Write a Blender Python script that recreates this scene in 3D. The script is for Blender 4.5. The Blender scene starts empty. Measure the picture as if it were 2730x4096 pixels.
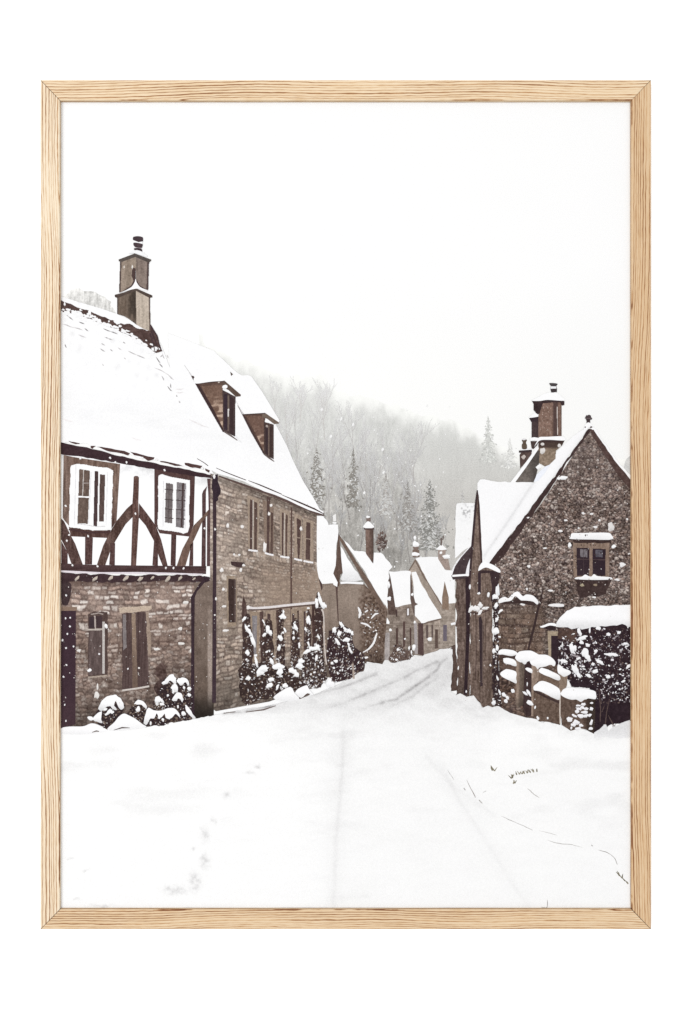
# A framed art print of a snowy village street on a white wall.
# The print is a flat sheet of paper: every printed motif (house, roof, window, tree ...) is a film of ink a few
# hundredths of a millimetre thick lying on that sheet, so its tones are ink, not light. The frame is solid mitred oak.
import bpy, math, random
import numpy as np
from mathutils import Vector
from mathutils.geometry import delaunay_2d_cdt

sc = bpy.context.scene
COL = sc.collection
S = 0.594 / 2276.0            # metres per pixel of the picture, on the plane of the paper (an A1 sheet)
D = 0.75                       # camera distance from the paper
ZF = 0.0038                   # the frame's front stands this far in front of the paper
WALL = 0.003                  # the wall lies this far behind it
DZ = 9e-6                    # thickness of one film of ink
LIGHT = 1.47                  # light on the paper relative to a white that just reaches full white

# ------------------------------------------------------------------ small maths
def lin(c):
    c = np.clip(np.asarray(c, float), 0, 255) / 255
    return np.where(c <= .04045, c / 12.92, ((c + .055) / 1.055) ** 2.4)

def hsh(i, j, s=0):
    a = np.sin(i * 127.1 + j * 311.7 + s * 74.7) * 43758.5453
    return a - np.floor(a)

def vn(x, y, s=0):                                   # value noise 0..1
    i, j = np.floor(x), np.floor(y)
    f, g = x - i, y - j
    f, g = f * f * (3 - 2 * f), g * g * (3 - 2 * g)
    a = hsh(i, j, s) * (1 - f) + hsh(i + 1, j, s) * f
    b = hsh(i, j + 1, s) * (1 - f) + hsh(i + 1, j + 1, s) * f
    return a * (1 - g) + b * g

def fbm(x, y, s=0, o=3):
    r, a, t = 0, .5, 0
    for k in range(o):
        r = r + a * vn(x * 2 ** k, y * 2 ** k, s + k * 3.1); t += a; a *= .55
    return r / t

def sst(a, b, x):
    t = np.clip((x - a) / (b - a), 0, 1)
    return t * t * (3 - 2 * t)

def mix(a, b, t):
    a, b = np.asarray(a, float), np.asarray(b, float)
    t = np.asarray(t, float)[..., None]
    return a * (1 - t) + b * t

def dline(x, y, pts):                                # distance to a polyline
    d = np.full(x.shape, 1e9)
    for (ax, ay), (bx, by) in zip(pts[:-1], pts[1:]):
        vx, vy = bx - ax, by - ay
        t = np.clip(((x - ax) * vx + (y - ay) * vy) / (vx * vx + vy * vy + 1e-9), 0, 1)
        d = np.minimum(d, np.hypot(x - ax - t * vx, y - ay - t * vy))
    return d

def inside(px, py, poly):
    r = np.zeros(px.shape, bool)
    n = len(poly)
    for i in range(n):
        x1, y1 = poly[i]; x2, y2 = poly[i - 1]
        if y1 == y2: continue
        c = ((y1 > py) != (y2 > py)) & (px < (x2 - x1) * (py - y1) / (y2 - y1) + x1)
        r ^= c
    return r

def homog(quad):                                     # quad TL, TR, BR, BL -> function (x, y) -> (u, v)
    A, b = [], []
    for (x, y), (u, v) in zip(quad, ((0, 0), (1, 0), (1, 1), (0, 1))):
        A.append([x, y, 1, 0, 0, 0, -u * x, -u * y]); b.append(u)
        A.append([0, 0, 0, x, y, 1, -v * x, -v * y]); b.append(v)
    h = np.linalg.solve(np.array(A, float), np.array(b, float))
    def f(x, y):
        w = h[6] * x + h[7] * y + 1
        return (h[0] * x + h[1] * y + h[2]) / w, (h[3] * x + h[4] * y + h[5]) / w
    return f

# measured sheets: every list of points is read off one enlarged area of the picture
AREA = {2: (140, 900, 1.96), 3: (200, 1700, 2.24), 4: (200, 2250, 2.24), 5: (700, 1350, 2.24), 6: (780, 1850, 2.353),
        7: (1200, 1950, 2.24), 8: (1780, 1500, 1.8447), 9: (1780, 2200, 1.8447), 10: (840, 1380, 1.3517),
        11: (140, 2700, 1.2444), 12: (1300, 2600, 1.1789), 13: (240, 1180, 2.0632), 14: (1250, 2300, 3.136),
        15: (1780, 2350, 3.7333), 16: (2150, 2350, 3.9211), 0: (0, 0, 1.0)}

def P(a, t):
    x0, y0, k = AREA[a]
    v = [float(q) for q in t.replace(',', ' ').split()]
    return [(x0 + v[i] / k, y0 + v[i + 1] / k) for i in range(0, len(v), 2)]

def curve(pts, n=5, closed=True):                    # Catmull-Rom
    p = np.array(pts, float); m = len(p); out = []
    for i in range(m if closed else m - 1):
        a, b, c, d = (p[(i - 1) % m], p[i], p[(i + 1) % m], p[(i + 2) % m]) if closed else \
            (p[max(i - 1, 0)], p[i], p[i + 1], p[min(i + 2, m - 1)])
        for k in range(n):
            t = k / n
            out.append(.5 * (2 * b + (c - a) * t + (2 * a - 5 * b + 4 * c - d) * t * t + (3 * b - a - 3 * c + d) * t ** 3))
    if not closed: out.append(p[-1])
    return [tuple(q) for q in out]

def dense(pts, step, closed=True):
    out = []; m = len(pts)
    for i in range(m if closed else m - 1):
        (ax, ay), (bx, by) = pts[i], pts[(i + 1) % m]
        n = max(1, int(math.hypot(bx - ax, by - ay) / step))
        out += [(ax + (bx - ax) * k / n, ay + (by - ay) * k / n) for k in range(n)]
    if not closed: out.append(pts[-1])
    return out

def rough(pts, amp, step=9, seed=0, closed=True):    # an uneven edge
    q = np.array(dense(pts, step, closed))
    s = np.arange(len(q)) * .55
    q[:, 0] += (vn(s, s * 0 + seed, 5) - .5) * 2 * amp
    q[:, 1] += (vn(s, s * 0 + seed + 9, 8) - .5) * 2 * amp
    return [tuple(v) for v in q]

# ------------------------------------------------------------------ ink
class Ink:
    def __init__(s):
        s.A, s.k = [], 0                              # strokes: (order, points, triangles, colours)
    def add(s, pts, tris, cols):
        cols = np.array(np.broadcast_to(np.asarray(cols, float), (len(pts), 3)))
        s.A.append((s.k, np.array(pts, float), tris, cols))
    def flat(s):
        """Verts, faces and corner colours of the strokes as ONE flat sheet: where strokes overlap only the upper one is kept."""
        if len(s.A) == 1:
            _, p, t, c = s.A[0]
            return p, [list(f) for f in t], np.array([c[i] for f in t for i in f])
        if len(s.A) > 36 or sum(len(a[2]) for a in s.A) > 600: return s.fine()
        V, T, C, R = [], [], [], []
        for n, (k, p, t, c) in enumerate(sorted(s.A, key=lambda a: a[0])):
            o = len(V); V += [tuple(q) for q in p]; C += list(c)
            for f in t:
                for j in range(1, len(f) - 1):
                    g = (o + f[0], o + f[j], o + f[j + 1])
                    (ax, ay), (bx, by), (cx, cy) = V[g[0]], V[g[1]], V[g[2]]
                    ar = (bx - ax) * (cy - ay) - (by - ay) * (cx - ax)
                    if abs(ar) > .02: T.append(g if ar > 0 else (g[0], g[2], g[1])); R.append(n)
        x0, y0 = V[0]
        r = delaunay_2d_cdt([Vector((q[0] - x0, q[1] - y0)) for q in V], [], T, 1, 1e-3)
        q = np.array([(v.x + x0, v.y + y0) for v in r[0]])
        V, C = np.array(V), np.array(C)
        F, K = [], []
        for f, src in zip(r[2], r[5]):
            if not src: continue
            a = q[list(f)]
            ar = (a[1, 0] - a[0, 0]) * (a[2, 1] - a[0, 1]) - (a[1, 1] - a[0, 1]) * (a[2, 0] - a[0, 0])
            if abs(ar) < 1e-4: continue
            f = list(f) if ar < 0 else list(f)[::-1]
            F.append(f); K.append(max(src))
        if not F: return q, [], np.zeros((0, 3))
        tri = np.array([T[i] for i in K]); A, B, D_ = V[tri[:, 0]], V[tri[:, 1]], V[tri[:, 2]]
        pq = q[np.array(F)]                           # n, 3, 2
        det = (B[:, 0] - A[:, 0]) * (D_[:, 1] - A[:, 1]) - (D_[:, 0] - A[:, 0]) * (B[:, 1] - A[:, 1])
        dx, dy = pq[:, :, 0] - A[:, None, 0], pq[:, :, 1] - A[:, None, 1]
        u = (dx * (D_[:, 1] - A[:, 1])[:, None] - dy * (D_[:, 0] - A[:, 0])[:, None]) / det[:, None]
        v = (dy * (B[:, 0] - A[:, 0])[:, None] - dx * (B[:, 1] - A[:, 1])[:, None]) / det[:, None]
        u, v = np.clip(u, 0, 1), np.clip(v, 0, 1)
        w = np.clip(1 - u - v, 0, 1)
        col = w[..., None] * C[tri[:, 0]][:, None] + u[..., None] * C[tri[:, 1]][:, None] + v[..., None] * C[tri[:, 2]][:, None]
        return q, F, col.reshape(-1, 3)
    def fine(s, h=1.6):
        """The same for films of very many strokes (leaves, twigs, specks): one sheet of fine facets."""
        P_ = np.vstack([a[1] for a in s.A]); lo = P_.min(0) - h
        nx, ny = (np.ceil((P_.max(0) - lo) / h).astype(int) + 1)
        col = np.zeros((ny, nx, 3)); cov = np.zeros((ny, nx), bool)
        for k, p, t, c in sorted(s.A, key=lambda a: a[0]):
            g = (p - lo) / h - .5
            for f in t:
                for j in range(1, len(f) - 1):
                    i0, i1, i2 = f[0], f[j], f[j + 1]
                    (ax, ay), (bx, by), (cx, cy) = g[i0], g[i1], g[i2]
                    det = (bx - ax) * (cy - ay) - (cx - ax) * (by - ay)
                    if abs(det) < 1e-6: continue
                    x0, x1 = max(int(math.ceil(min(ax, bx, cx))), 0), min(int(max(ax, bx, cx)), nx - 1)
                    y0, y1 = max(int(math.ceil(min(ay, by, cy))), 0), min(int(max(ay, by, cy)), ny - 1)
                    if x1 < x0 or y1 < y0: continue
                    xx, yy = np.arange(x0, x1 + 1)[None, :] - ax, np.arange(y0, y1 + 1)[:, None] - ay
                    u = (xx * (cy - ay) - yy * (cx - ax)) / det
                    v = (yy * (bx - ax) - xx * (by - ay)) / det
                    m = (u >= -1e-6) & (v >= -1e-6) & (u + v <= 1 + 1e-6)
                    if not m.any(): continue
                    q = (1 - u - v)[..., None] * c[i0] + u[..., None] * c[i1] + v[..., None] * c[i2]
                    col[y0:y1 + 1, x0:x1 + 1][m] = q[m]; cov[y0:y1 + 1, x0:x1 + 1] |= m
        J, I = np.nonzero(cov)
        idx = np.stack([J * (nx + 1) + I, J * (nx + 1) + I + 1, (J + 1) * (nx + 1) + I + 1, (J + 1) * (nx + 1) + I], 1)
        un, inv = np.unique(idx, return_inverse=True)
        V = np.stack([un % (nx + 1), un // (nx + 1)], 1) * h + lo
        return V, inv.reshape(idx.shape)[:, ::-1].tolist(), np.repeat(col[J, I], 4, 0)
    def poly(s, pts, col, cell=None, amp=0, step=9, seed=0, k=None):
        if k is not None: s.k = k
        if cell and cell <= 9: cell = max(3.2, cell * .66)
        if amp: pts = rough(pts, amp, step, seed)
        if cell: pts = dense(pts, cell * 1.4)
        p = np.array(pts, float)
        p = np.column_stack([np.clip(p[:, 0], 236, 2531), np.clip(p[:, 1], 396, 3646)])
        keep = np.hypot(*(p - np.roll(p, 1, 0)).T) > .05
        p = p[keep]
        if len(p) < 3: return s
        g = np.zeros((0, 2))
        if cell:
            lo, hi = p.min(0), p.max(0)
            gx, gy = np.meshgrid(np.arange(lo[0] + cell / 2, hi[0], cell), np.arange(lo[1] + cell / 2, hi[1], cell * .87))
            gx = gx + (np.arange(gx.shape[0]) % 2)[:, None] * cell / 2
            gx, gy = gx.ravel(), gy.ravel()
            m = inside(gx, gy, p)
            g = np.column_stack([gx[m], gy[m]])
        a = np.vstack([p, g])
        r = delaunay_2d_cdt([Vector((u[0], u[1])) for u in a], [], [list(range(len(p)))], 1, 1e-5)
        q = np.array([(v.x, v.y) for v in r[0]])
        if not len(q): return s
        f = []
        for t in r[2]:
            (ax, ay), (bx, by), (cx, cy) = q[t[0]], q[t[1]], q[t[2]]
            f.append(t if (bx - ax) * (cy - ay) - (by - ay) * (cx - ax) < 0 else t[::-1])
        s.add([tuple(v) for v in q], f, col(q[:, 0], q[:, 1]) if callable(col) else col)
        return s
    def line(s, pts, w, col, k=None):                 # a ribbon; w and col may run from start to end
        if k is not None: s.k = k
        p = np.array(pts, float); n = len(p)
        t = np.gradient(p, axis=0); t /= np.maximum(np.hypot(t[:, 0], t[:, 1]), 1e-6)[:, None]
        u = np.linspace(0, 1, n)
        ww = np.interp(u, np.linspace(0, 1, len(w)), w) if isinstance(w, (list, tuple)) else np.full(n, float(w))
        nn = np.column_stack([-t[:, 1], t[:, 0]]) * ww[:, None] / 2
        q = np.vstack([p + nn, p - nn])
        q[:, 0] = np.clip(q[:, 0], 236, 2531); q[:, 1] = np.clip(q[:, 1], 396, 3646)
        c = np.array(col, float)
        if c.ndim == 2: c = np.array([np.interp(u, np.linspace(0, 1, len(c)), c[:, i]) for i in range(3)]).T; c = np.vstack([c, c])
        s.add([tuple(v) for v in q], [[i, i + 1, n + i + 1, n + i] for i in range(n - 1)], c)
        return s
    def blob(s, x, y, rx, ry=None, col=(251, 251, 252), ang=0, seed=0, under=.86, k=None, n=10):
        if k is not None: s.k = k
        ry = ry or rx
        rnd = random.Random(seed * 7919 + int(x * 13) + int(y * 7))
        ca, sa = math.cos(ang), math.sin(ang)
        pts, cols = [(x, y)], [col]
        for i in range(n):
            a = 2 * math.pi * i / n
            r = rnd.uniform(.66, 1.2)
            u, v = math.cos(a) * rx * r, math.sin(a) * ry * r
            px, py = min(max(x + u * ca - v * sa, 236), 2531), min(max(y + u * sa + v * ca, 396), 3646)
            pts.append((px, py))
            f = 1 - (1 - under) * max(0, math.sin(a + ang)) ** 2
            cols.append([c * f for c in col])
        s.add(pts, [[0, 1 + (i + 1) % n, 1 + i] for i in range(n)], np.array(cols))
        return s

INK = bpy.data.materials.new('matt_ink')
INK.use_nodes = True
def _ink():
    nt = INK.node_tree; N = nt.nodes; L = nt.links
    b = N['Principled BSDF']; b.inputs['Roughness'].default_value = .85; b.inputs['Specular IOR Level'].default_value = .05
    a = N.new('ShaderNodeAttribute'); a.attribute_name = 'ink'
    tc = N.new('ShaderNodeTexCoord')
    n1 = N.new('ShaderNodeTexNoise'); n1.inputs['Scale'].default_value = 900; n1.inputs['Detail'].default_value = 2
    L.new(tc.outputs['Object'], n1.inputs['Vector'])
    mr = N.new('ShaderNodeMapRange'); mr.inputs[1].default_value = .3; mr.inputs[2].default_value = .7
    mr.inputs[3].default_value = .80; mr.inputs[4].default_value = 1.2
    L.new(n1.outputs['Fac'], mr.inputs[0])
    # the grain of the ink: strong in dark areas, hardly any where the bare paper shows
    bw = N.new('ShaderNodeRGBToBW'); L.new(a.outputs['Color'], bw.inputs[0])
    m2 = N.new('ShaderNodeMapRange'); m2.inputs[1].default_value = .25; m2.inputs[2].default_value = .7
    m2.inputs[3].default_value = 1; m2.inputs[4].default_value = .06
    L.new(bw.outputs[0], m2.inputs[0])
    mx = N.new('ShaderNodeMix'); mx.data_type = 'RGBA'; mx.blend_type = 'MULTIPLY'
    L.new(m2.outputs[0], mx.inputs['Factor']); L.new(a.outputs['Color'], mx.inputs['A']); L.new(mr.outputs[0], mx.inputs['B'])
    L.new(mx.outputs['Result'], b.inputs['Base Color'])
_ink()

layer, nput = 0, 0
def nl(to=None):
    global layer
    layer = layer + 1 if to is None else to

def empty(name, loc, label, cat):
    o = bpy.data.objects.new(name, None); COL.objects.link(o)
    o.location = loc; o.empty_display_size = .05
    o['label'] = label; o['category'] = cat
    return o

BASE = Vector((0, 0, (2048 - 3640) * S))
art = empty('art_print', BASE, 'matt art print of a snow-covered village street held inside the oak frame', 'art print')

def put(name, ink, parent, label=None, stuff=False):
    global nput
    if name in ('snow_patch', 'snow_cap', 'snow_heap') and len(ink.A) > 1 and not stuff:   # every lump of snow is a piece of its own
        for a in sorted(ink.A, key=lambda a: a[0]):
            one = Ink(); one.A = [a]; put(name, one, parent, label)
        return
    nput += 1
    y = -(layer * DZ + (nput % 6) * 1.5e-6)
    V, F, C = ink.flat()
    me = bpy.data.meshes.new(name)
    me.from_pydata([((q[0] - 1365) * S, y, (2048 - q[1]) * S - BASE.z) for q in V], [], F)
    a = me.attributes.new('ink', 'FLOAT_COLOR', 'CORNER')
    c = np.ones((len(C), 4), np.float32); c[:, :3] = lin(C) / LIGHT
    a.data.foreach_set('color', c.ravel())
    me.materials.append(INK)
    o = bpy.data.objects.new(name, me); COL.objects.link(o); o.parent = parent
    if label: o['label'] = label
    if stuff: o['kind'] = 'stuff'
    return o

# ------------------------------------------------------------------ tones
def tone(c, amp=10, sx=12, sy=12, seed=0, c2=None, y0=0, y1=1, fine=6):
    def f(x, y):
        b = mix(c, c if c2 is None else c2, sst(y0, y1, y))
        v = (fbm(x / sx, y / sy, seed) - .5) * 2 * amp + (vn(x / 4, y / 4, seed + 5) - .5) * 2 * fine
        return b + v[:, None] * np.array([1, .95, .93])
    return f

def snow(y0=None, y1=None, lo=232, seed=0, hi=252, amp=2.5):
    def f(x, y):
        a, b = (y.min(), y.max()) if y0 is None else (y0, y1)
        v = hi - (hi - lo) * sst(.45, 1.05, (y - a) / max(b - a, 1)) + (fbm(x / 30, y / 22, seed) - .5) * 2 * amp
        return np.column_stack([v, v - .4, v + .8])
    return f

def snowflat(v=251, amp=1.5, seed=0):
    def f(x, y):
        w = v + (fbm(x / 60, y / 40, seed) - .5) * 2 * amp
        return np.column_stack([w, w, w + .6])
    return f

def masonry(quad, rows, cols, c, dark, light, pl=.15, seed=0, post=None, contrast=1.0, mortar=.10, fine=15, warp=.3):
    uv = homog(quad)
    c, dark, light = (np.array(q, float) for q in (c, dark, light))
    def f(x, y):
        u, v = uv(x, y)
        v2 = v * rows + (fbm(u * cols * .45, v * rows * .3, seed + 2) - .5) * 2.6 * warp + (vn(v * rows * .6, v * 0, seed + 12) - .5) * .9
        r = np.floor(v2)
        wob = hsh(r, r * 0 + 3, seed)
        u2 = u * cols * (.75 + .55 * wob) + wob * 7 + (fbm(u * cols * .8, v * rows * .6, seed + 4) - .5) * 1.6 * warp + (vn(u * cols * .7, r, seed + 14) - .5) * .9
        q = np.floor(u2)
        h = hsh(q, r, seed); h2 = hsh(q, r, seed + 11)
        fu, fv = u2 - q, v2 - r
        eu = np.minimum(fu, 1 - fu) * 1.7
        eu = np.where((fu < .5) & (hsh(q, r, seed + 17) < .25), .5, eu)
        e = np.minimum(eu, np.minimum(fv, 1 - fv)) + (vn(x / 6, y / 6, seed + 15) - .5) * .12
        m = 1 - sst(mortar * .3, mortar * 2.4, e)
        show = sst(.25, .62, fbm(x / 75, y / 60, seed + 19))          # where the jointing reads and where it is worn away
        base = c * (1 + (h - .5)[:, None] * (.16 + .30 * show)[:, None] * contrast)
        base = mix(base, light, np.where(h2 < pl, .35 + .45 * hsh(q, r, seed + 23), 0) * sst(.03, .25, e) * np.clip(contrast, 0, 1))
        base = base + ((.5 - fv) * 12 * show)[:, None]
        base = mix(base, dark, m * (.30 + .5 * show))
        n = (vn(x / 3.7, y / 3.7, seed + 6) - .5) * 2 * fine + (vn(x / 8, y / 6, seed + 7) - .5) * 1.3 * fine + (fbm(x / 40, y / 40, seed + 8) - .5) * 34
        base = base + n[:, None] * np.array([1, .97, .93])
        return post(base, x, y, u, v) if post else base
    return f

def rubble(sz, c, dark, light, pl=.16, seed=0, fine=22, post=None):
    c, dark, light = (np.array(q, float) for q in (c, dark, light))
    def f(x, y):
        wx = x + (fbm(x / 22, y / 22, seed + 1) - .5) * 14
        wy = y + (fbm(x / 22, y / 22, seed + 2) - .5) * 14
        X, Y = wx / (sz * 1.5), wy / sz
        i, j = np.floor(X), np.floor(Y)
        f1 = np.full(x.shape, 9.); f2 = f1.copy(); idh = np.zeros(x.shape); idh2 = idh.copy(); dy = idh.copy()
        for a in (-1, 0, 1):
            for b in (-1, 0, 1):
                px = i + a + hsh(i + a, j + b, seed); py = j + b + hsh(i + a, j + b, seed + 7)
                d = np.hypot(X - px, Y - py)
                n = d < f1
                f2 = np.where(n, f1, np.minimum(f2, d))
                idh = np.where(n, hsh(i + a, j + b, seed + 21), idh); idh2 = np.where(n, hsh(i + a, j + b, seed + 33), idh2)
                dy = np.where(n, Y - py, dy); f1 = np.where(n, d, f1)
        m = 1 - sst(.03, .28, f2 - f1)
        base = c * (.72 + .56 * idh)[:, None]
        base = mix(base, light, np.where(idh2 < pl, .7, 0))
        base = base - (dy * 34)[:, None]
        base = mix(base, dark, m * .85)
        base = base + ((vn(x / 4, y / 4, seed + 5) - .5) * 2 * fine + (fbm(x / 60, y / 60, seed + 9) - .5) * 40)[:, None]
        return post(base, x, y) if post else base
    return f

TIMBER, TIMBER2, BLACK = (92, 70, 66), (72, 53, 54), (60, 45, 50)
WHITE = (252, 252, 253)

def timber(c=TIMBER, amp=16, seed=0, vertical=True):
    return tone(c, amp * 2.3, 5 if vertical else 40, 45 if vertical else 5, seed, fine=16)

def leaves(ink, poly, n, cols, size, seed, k=1, ang=None):
    rnd = random.Random(seed)
    p = np.array(poly); lo, hi = p.min(0), p.max(0)
    t = 0
    while t < n:
        xs = np.array([rnd.uniform(lo[0], hi[0]) for _ in range(200)]); ys = np.array([rnd.uniform(lo[1], hi[1]) for _ in range(200)])
        m = inside(xs, ys, poly)
        for x, y in zip(xs[m], ys[m]):
            if t >= n: break
            a = rnd.uniform(0, math.pi) if ang is None else ang + rnd.gauss(0, .5)
            s = rnd.uniform(*size)
            c = rnd.choice(cols); j = rnd.uniform(.85, 1.15)
            ink.blob(x, y, s, s * rnd.uniform(.35, .7), [min(255, q * j) for q in c], a, t, .9, k, 6); t += 1

def foliage(name, parent, poly, seed=0, dark=(56, 43, 44), n=120, ns=60, size=(4, 9), ssize=(4, 10), amp=9, sang=None, lv=248, label=None, extra=None,
            mid=((82, 66, 60), (100, 84, 72), (70, 56, 54), (120, 104, 92))):
    k = Ink()
    k.poly(poly, tone(dark, 12, 9, 9, seed), 8, amp, 10, seed, k=0)
    leaves(k, poly, int(n * 1.8), mid + ((132, 118, 108), (48, 36, 38)), (size[0] * .7, size[1] * .8), seed + 1, 1)
    leaves(k, poly, ns, [(lv, lv, lv + 1), (lv - 14, lv - 15, lv - 13), (lv - 40, lv - 43, lv - 42), (lv - 70, lv - 76, lv - 78)], ssize, seed + 2, 2, sang)
    leaves(k, poly, int(ns * 1.6), [(lv - 10, lv - 12, lv - 12), (lv - 60, lv - 66, lv - 68), (lv - 95, lv - 105, lv - 110)], (1.6, 3.4), seed + 4, 2, sang)
    for (x, y, rx, ry, a) in (extra or []): k.blob(x, y, rx, ry, WHITE, a, 3, .84, 3, 14)
    return put(name, k, parent, label)

# ================================================================== THE PRINT
# ---- paper and sky
nl(0)
k = Ink().poly(P(0, '237 398 2530 398 2530 3644 237 3644'), (252, 252, 252))
put('paper_sheet', k, art)
nl()
def sky_tone(x, y):
    g = 253 - 4.5 * sst(1000, 1900, y) * sst(900, 2500, x) + (fbm(x / 260, y / 260, 3) - .5) * 2
    return np.column_stack([g, g, g - 1.5 * sst(1000, 1900, y)])
put('sky', Ink().poly(P(0, '237 398 2530 398 2530 2500 237 2500'), sky_tone, 26), art)

# ---- wooded hillside
nl()
SK = P(10, '-60 -60 0 20 60 40 100 55 130 90 190 85 250 110 330 150 400 165 470 172 530 185 600 165 650 200 690 250 760 275 830 270 900 300 960 320 1020 335 1100 365 1160 380 1230 395 1300 410 1370 435 1440 465 1470 490 1568 545 1750 640 1900 730 2290 600')
SKX, SKY = np.array([p[0] for p in SK]), np.array([p[1] for p in SK])
def hill_tone(x, y):
    sy = np.interp(x, SKX, SKY)
    d = y - sy + (fbm(x / 26, y / 40, 11) - .5) * 60
    T = np.interp(y, [1400, 1550, 1750, 1900, 2050, 2280], [228, 220, 213, 200, 178, 164])
    rt = sst(1560, 1760, x)
    T = T + rt * np.interp(y, [1700, 1900, 2100, 2300], [-2, 6, 22, 30])
    w = np.interp(x, [850, 1000, 1300, 1600, 2000], [75, 95, 125, 90, 75])
    B = 252 - (252 - T) * sst(-10, w, d)
    a = np.interp(y, [1450, 1700, 1900, 2150], [3, 9, 20, 30]) * (1 - .75 * rt) * sst(0, 60, d)
    warp = (fbm(x / 50, y / 50, 17) - .5) * 40
    st = vn((x + warp) / 6.5, y / 55, 5) + .8 * vn((x - warp * .7) / 5, y / 26, 6) + .9 * vn(x / 4.5, y / 5, 7) - 1.35
    cl = fbm(x / 55, y / 75, 9, 3) - .5
    B = B + a * st * .9 + a * cl * 2.0
    fl = sst(.80, .95, vn(x / 7, y / 7, 31)) * sst(1650, 1950, y) * (1 - rt) * 20
    B = np.minimum(B + fl, 253)
    lo = sst(1700, 2150, y)
    return np.column_stack([B + 2.5 * lo - .5, B - .8 * lo, B - 3 - 2.5 * lo])
ht = list(zip(SKX, SKY))
hp = [(SKX[0], SKY[0])] + rough([(a, b) for a, b in ht], 9, 8, 4, False)[1:-1]
hill = put('hillside', Ink().poly(hp + [(2530, 2000), (2530, 2420), (1000, 2420), (860, 2000)], hill_tone, 4.6), art, 'misty wooded hillside fading into the white sky')
# the tuft of woodland behind the near roof, a treetop at the right edge
nl()
def tuft_tone(x, y):
    b = 216 + (vn(x / 5, y / 30, 3) - .5) * 46 + (vn(x / 4, y / 5, 4) - .5) * 30
    b = b + 30 * (1 - sst(1155, 1215, y + (x - 330) * -.15)) * sst(.3, .7, vn(x / 9, y / 9, 8))
    b = np.minimum(b + 22 * (1 - sst(255, 330, x)) + 15 * sst(420, 460, x), 252)
    return np.column_stack([b, b - 1, b - 4])
put('distant_wood', Ink().poly(P(2, '215 565 255 535 300 515 340 505 380 515 430 508 470 520 500 535 540 560 580 580 610 640 640 690 640 720 400 660 215 600'), tuft_tone, 4.5, 7, 8, 5), hill)
put('distant_wood', Ink().poly(P(8, '1376 600 1350 615 1335 640 1330 680 1345 760 1376 790'), tone((214, 214, 212), 14, 10, 14, 2), 6, 6, 9, 3), hill)

# ---- trees on the hill
def bare_tree(x, y, h, seed, col, w=5, spread=.42, lean=0):
    rnd = random.Random(seed); k = Ink()
    col = np.array(col, float)
    def br(x, y, a, l, w, d):
        n = 4; pts = [(x, y)]
        for i in range(n):
            a += rnd.gauss(0, .07)
            x += math.sin(a) * l / n; y -= math.cos(a) * l / n; pts.append((x, y))
        f = min(1, .1 + (4 - d) * .2)
        T = np.interp(y, [1500, 1700, 1900, 2050, 2280], [230, 219, 204, 182, 168])
        k.line(pts, [w, w * .6], (col - 14) * (1 - f) + T * f, 0)
        if d:
            for i in range(rnd.choice((2, 3, 3, 4))):
                t = rnd.randint(1, n)
                br(pts[t][0], pts[t][1], a * .75 + rnd.uniform(-spread, spread), l * rnd.uniform(.5, .8), max(w * .66, 1.6), d - 1)
    br(x, y, lean, h * .42, w, 4)
    return k
nl()
rnd = random.Random(5)
TR = [(int(rnd.uniform(1120, 1680)), int(rnd.uniform(1850, 2280)), int(rnd.uniform(190, 330)), 0) for _ in range(26)]
TR = [(x, y, h, int(np.interp(y, [1850, 2280], [196, 158]))) for x, y, h, _ in TR] + [(1190, 1880, 330, 182), (1260, 1900, 300, 190), (1145, 1800, 260, 205), (1330, 1960, 330, 180), (1400, 2080, 360, 158), (1480, 2120, 400, 150),
      (1545, 2150, 380, 152), (1590, 2130, 340, 160), (1640, 2160, 330, 165), (1290, 2120, 280, 165), (1440, 2230, 300, 150), (1520, 2240, 330, 148),
      (1605, 2270, 320, 150), (1700, 2290, 280, 168), (1360, 2190, 280, 152), (1225, 2020, 260, 175), (1100, 1700, 200, 220), (1200, 1690, 210, 222),
      (1300, 1760, 230, 214), (1420, 1880, 260, 198), (1510, 1930, 260, 196), (1760, 2310, 260, 176), (1570, 2010, 300, 186), (1660, 2040, 280, 190), (1470, 2010, 300, 180)]
for i, (x, y, h, g) in enumerate(TR):
    put('bare_tree', bare_tree(x, y, h, i + 3, (g + 2, g - 3, g - 6), 4.0 if g < 170 else 2.8, .38, rnd.uniform(-.12, .12)), hill)
    if i % 5 == 4: nl()

def conifer(cx, top, bot, w, col, seed, sn=.35, snowc=232):
    rnd = random.Random(seed); k = Ink(); n = int((bot - top) * w / 20)
    col = np.array(col, float)
    k.line([(cx, top - 8), (cx + 1, top + 10), (cx, bot)], [1.5, 3, 5], col * .97, 0)
    for i in range(n):
        t = rnd.random() ** .7; y = top + (bot - top) * t
        tier = .55 + .45 * abs(math.sin(t * 17 + seed))
        x = rnd.gauss(0, .42) * w * (.06 + .94 * t ** .85) * tier * (1 if rnd.random() < .85 else 1.5)
        c = col * rnd.uniform(.90, 1.12)
        up = rnd.random() < sn
        if up: c = np.array([snowc, snowc, snowc - 2]) * rnd.uniform(.93, 1.04)
        a = .55 * (1 if x > 0 else -1) + rnd.gauss(0, .35)
        s = rnd.uniform(3.5, 8) * (.5 + .5 * t)
        k.blob(cx + x, y, s, s * rnd.uniform(.35, .6), np.minimum(c, 251), a, i, 1, 1 if not up else 2, 6)
    return k
nl()
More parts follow.
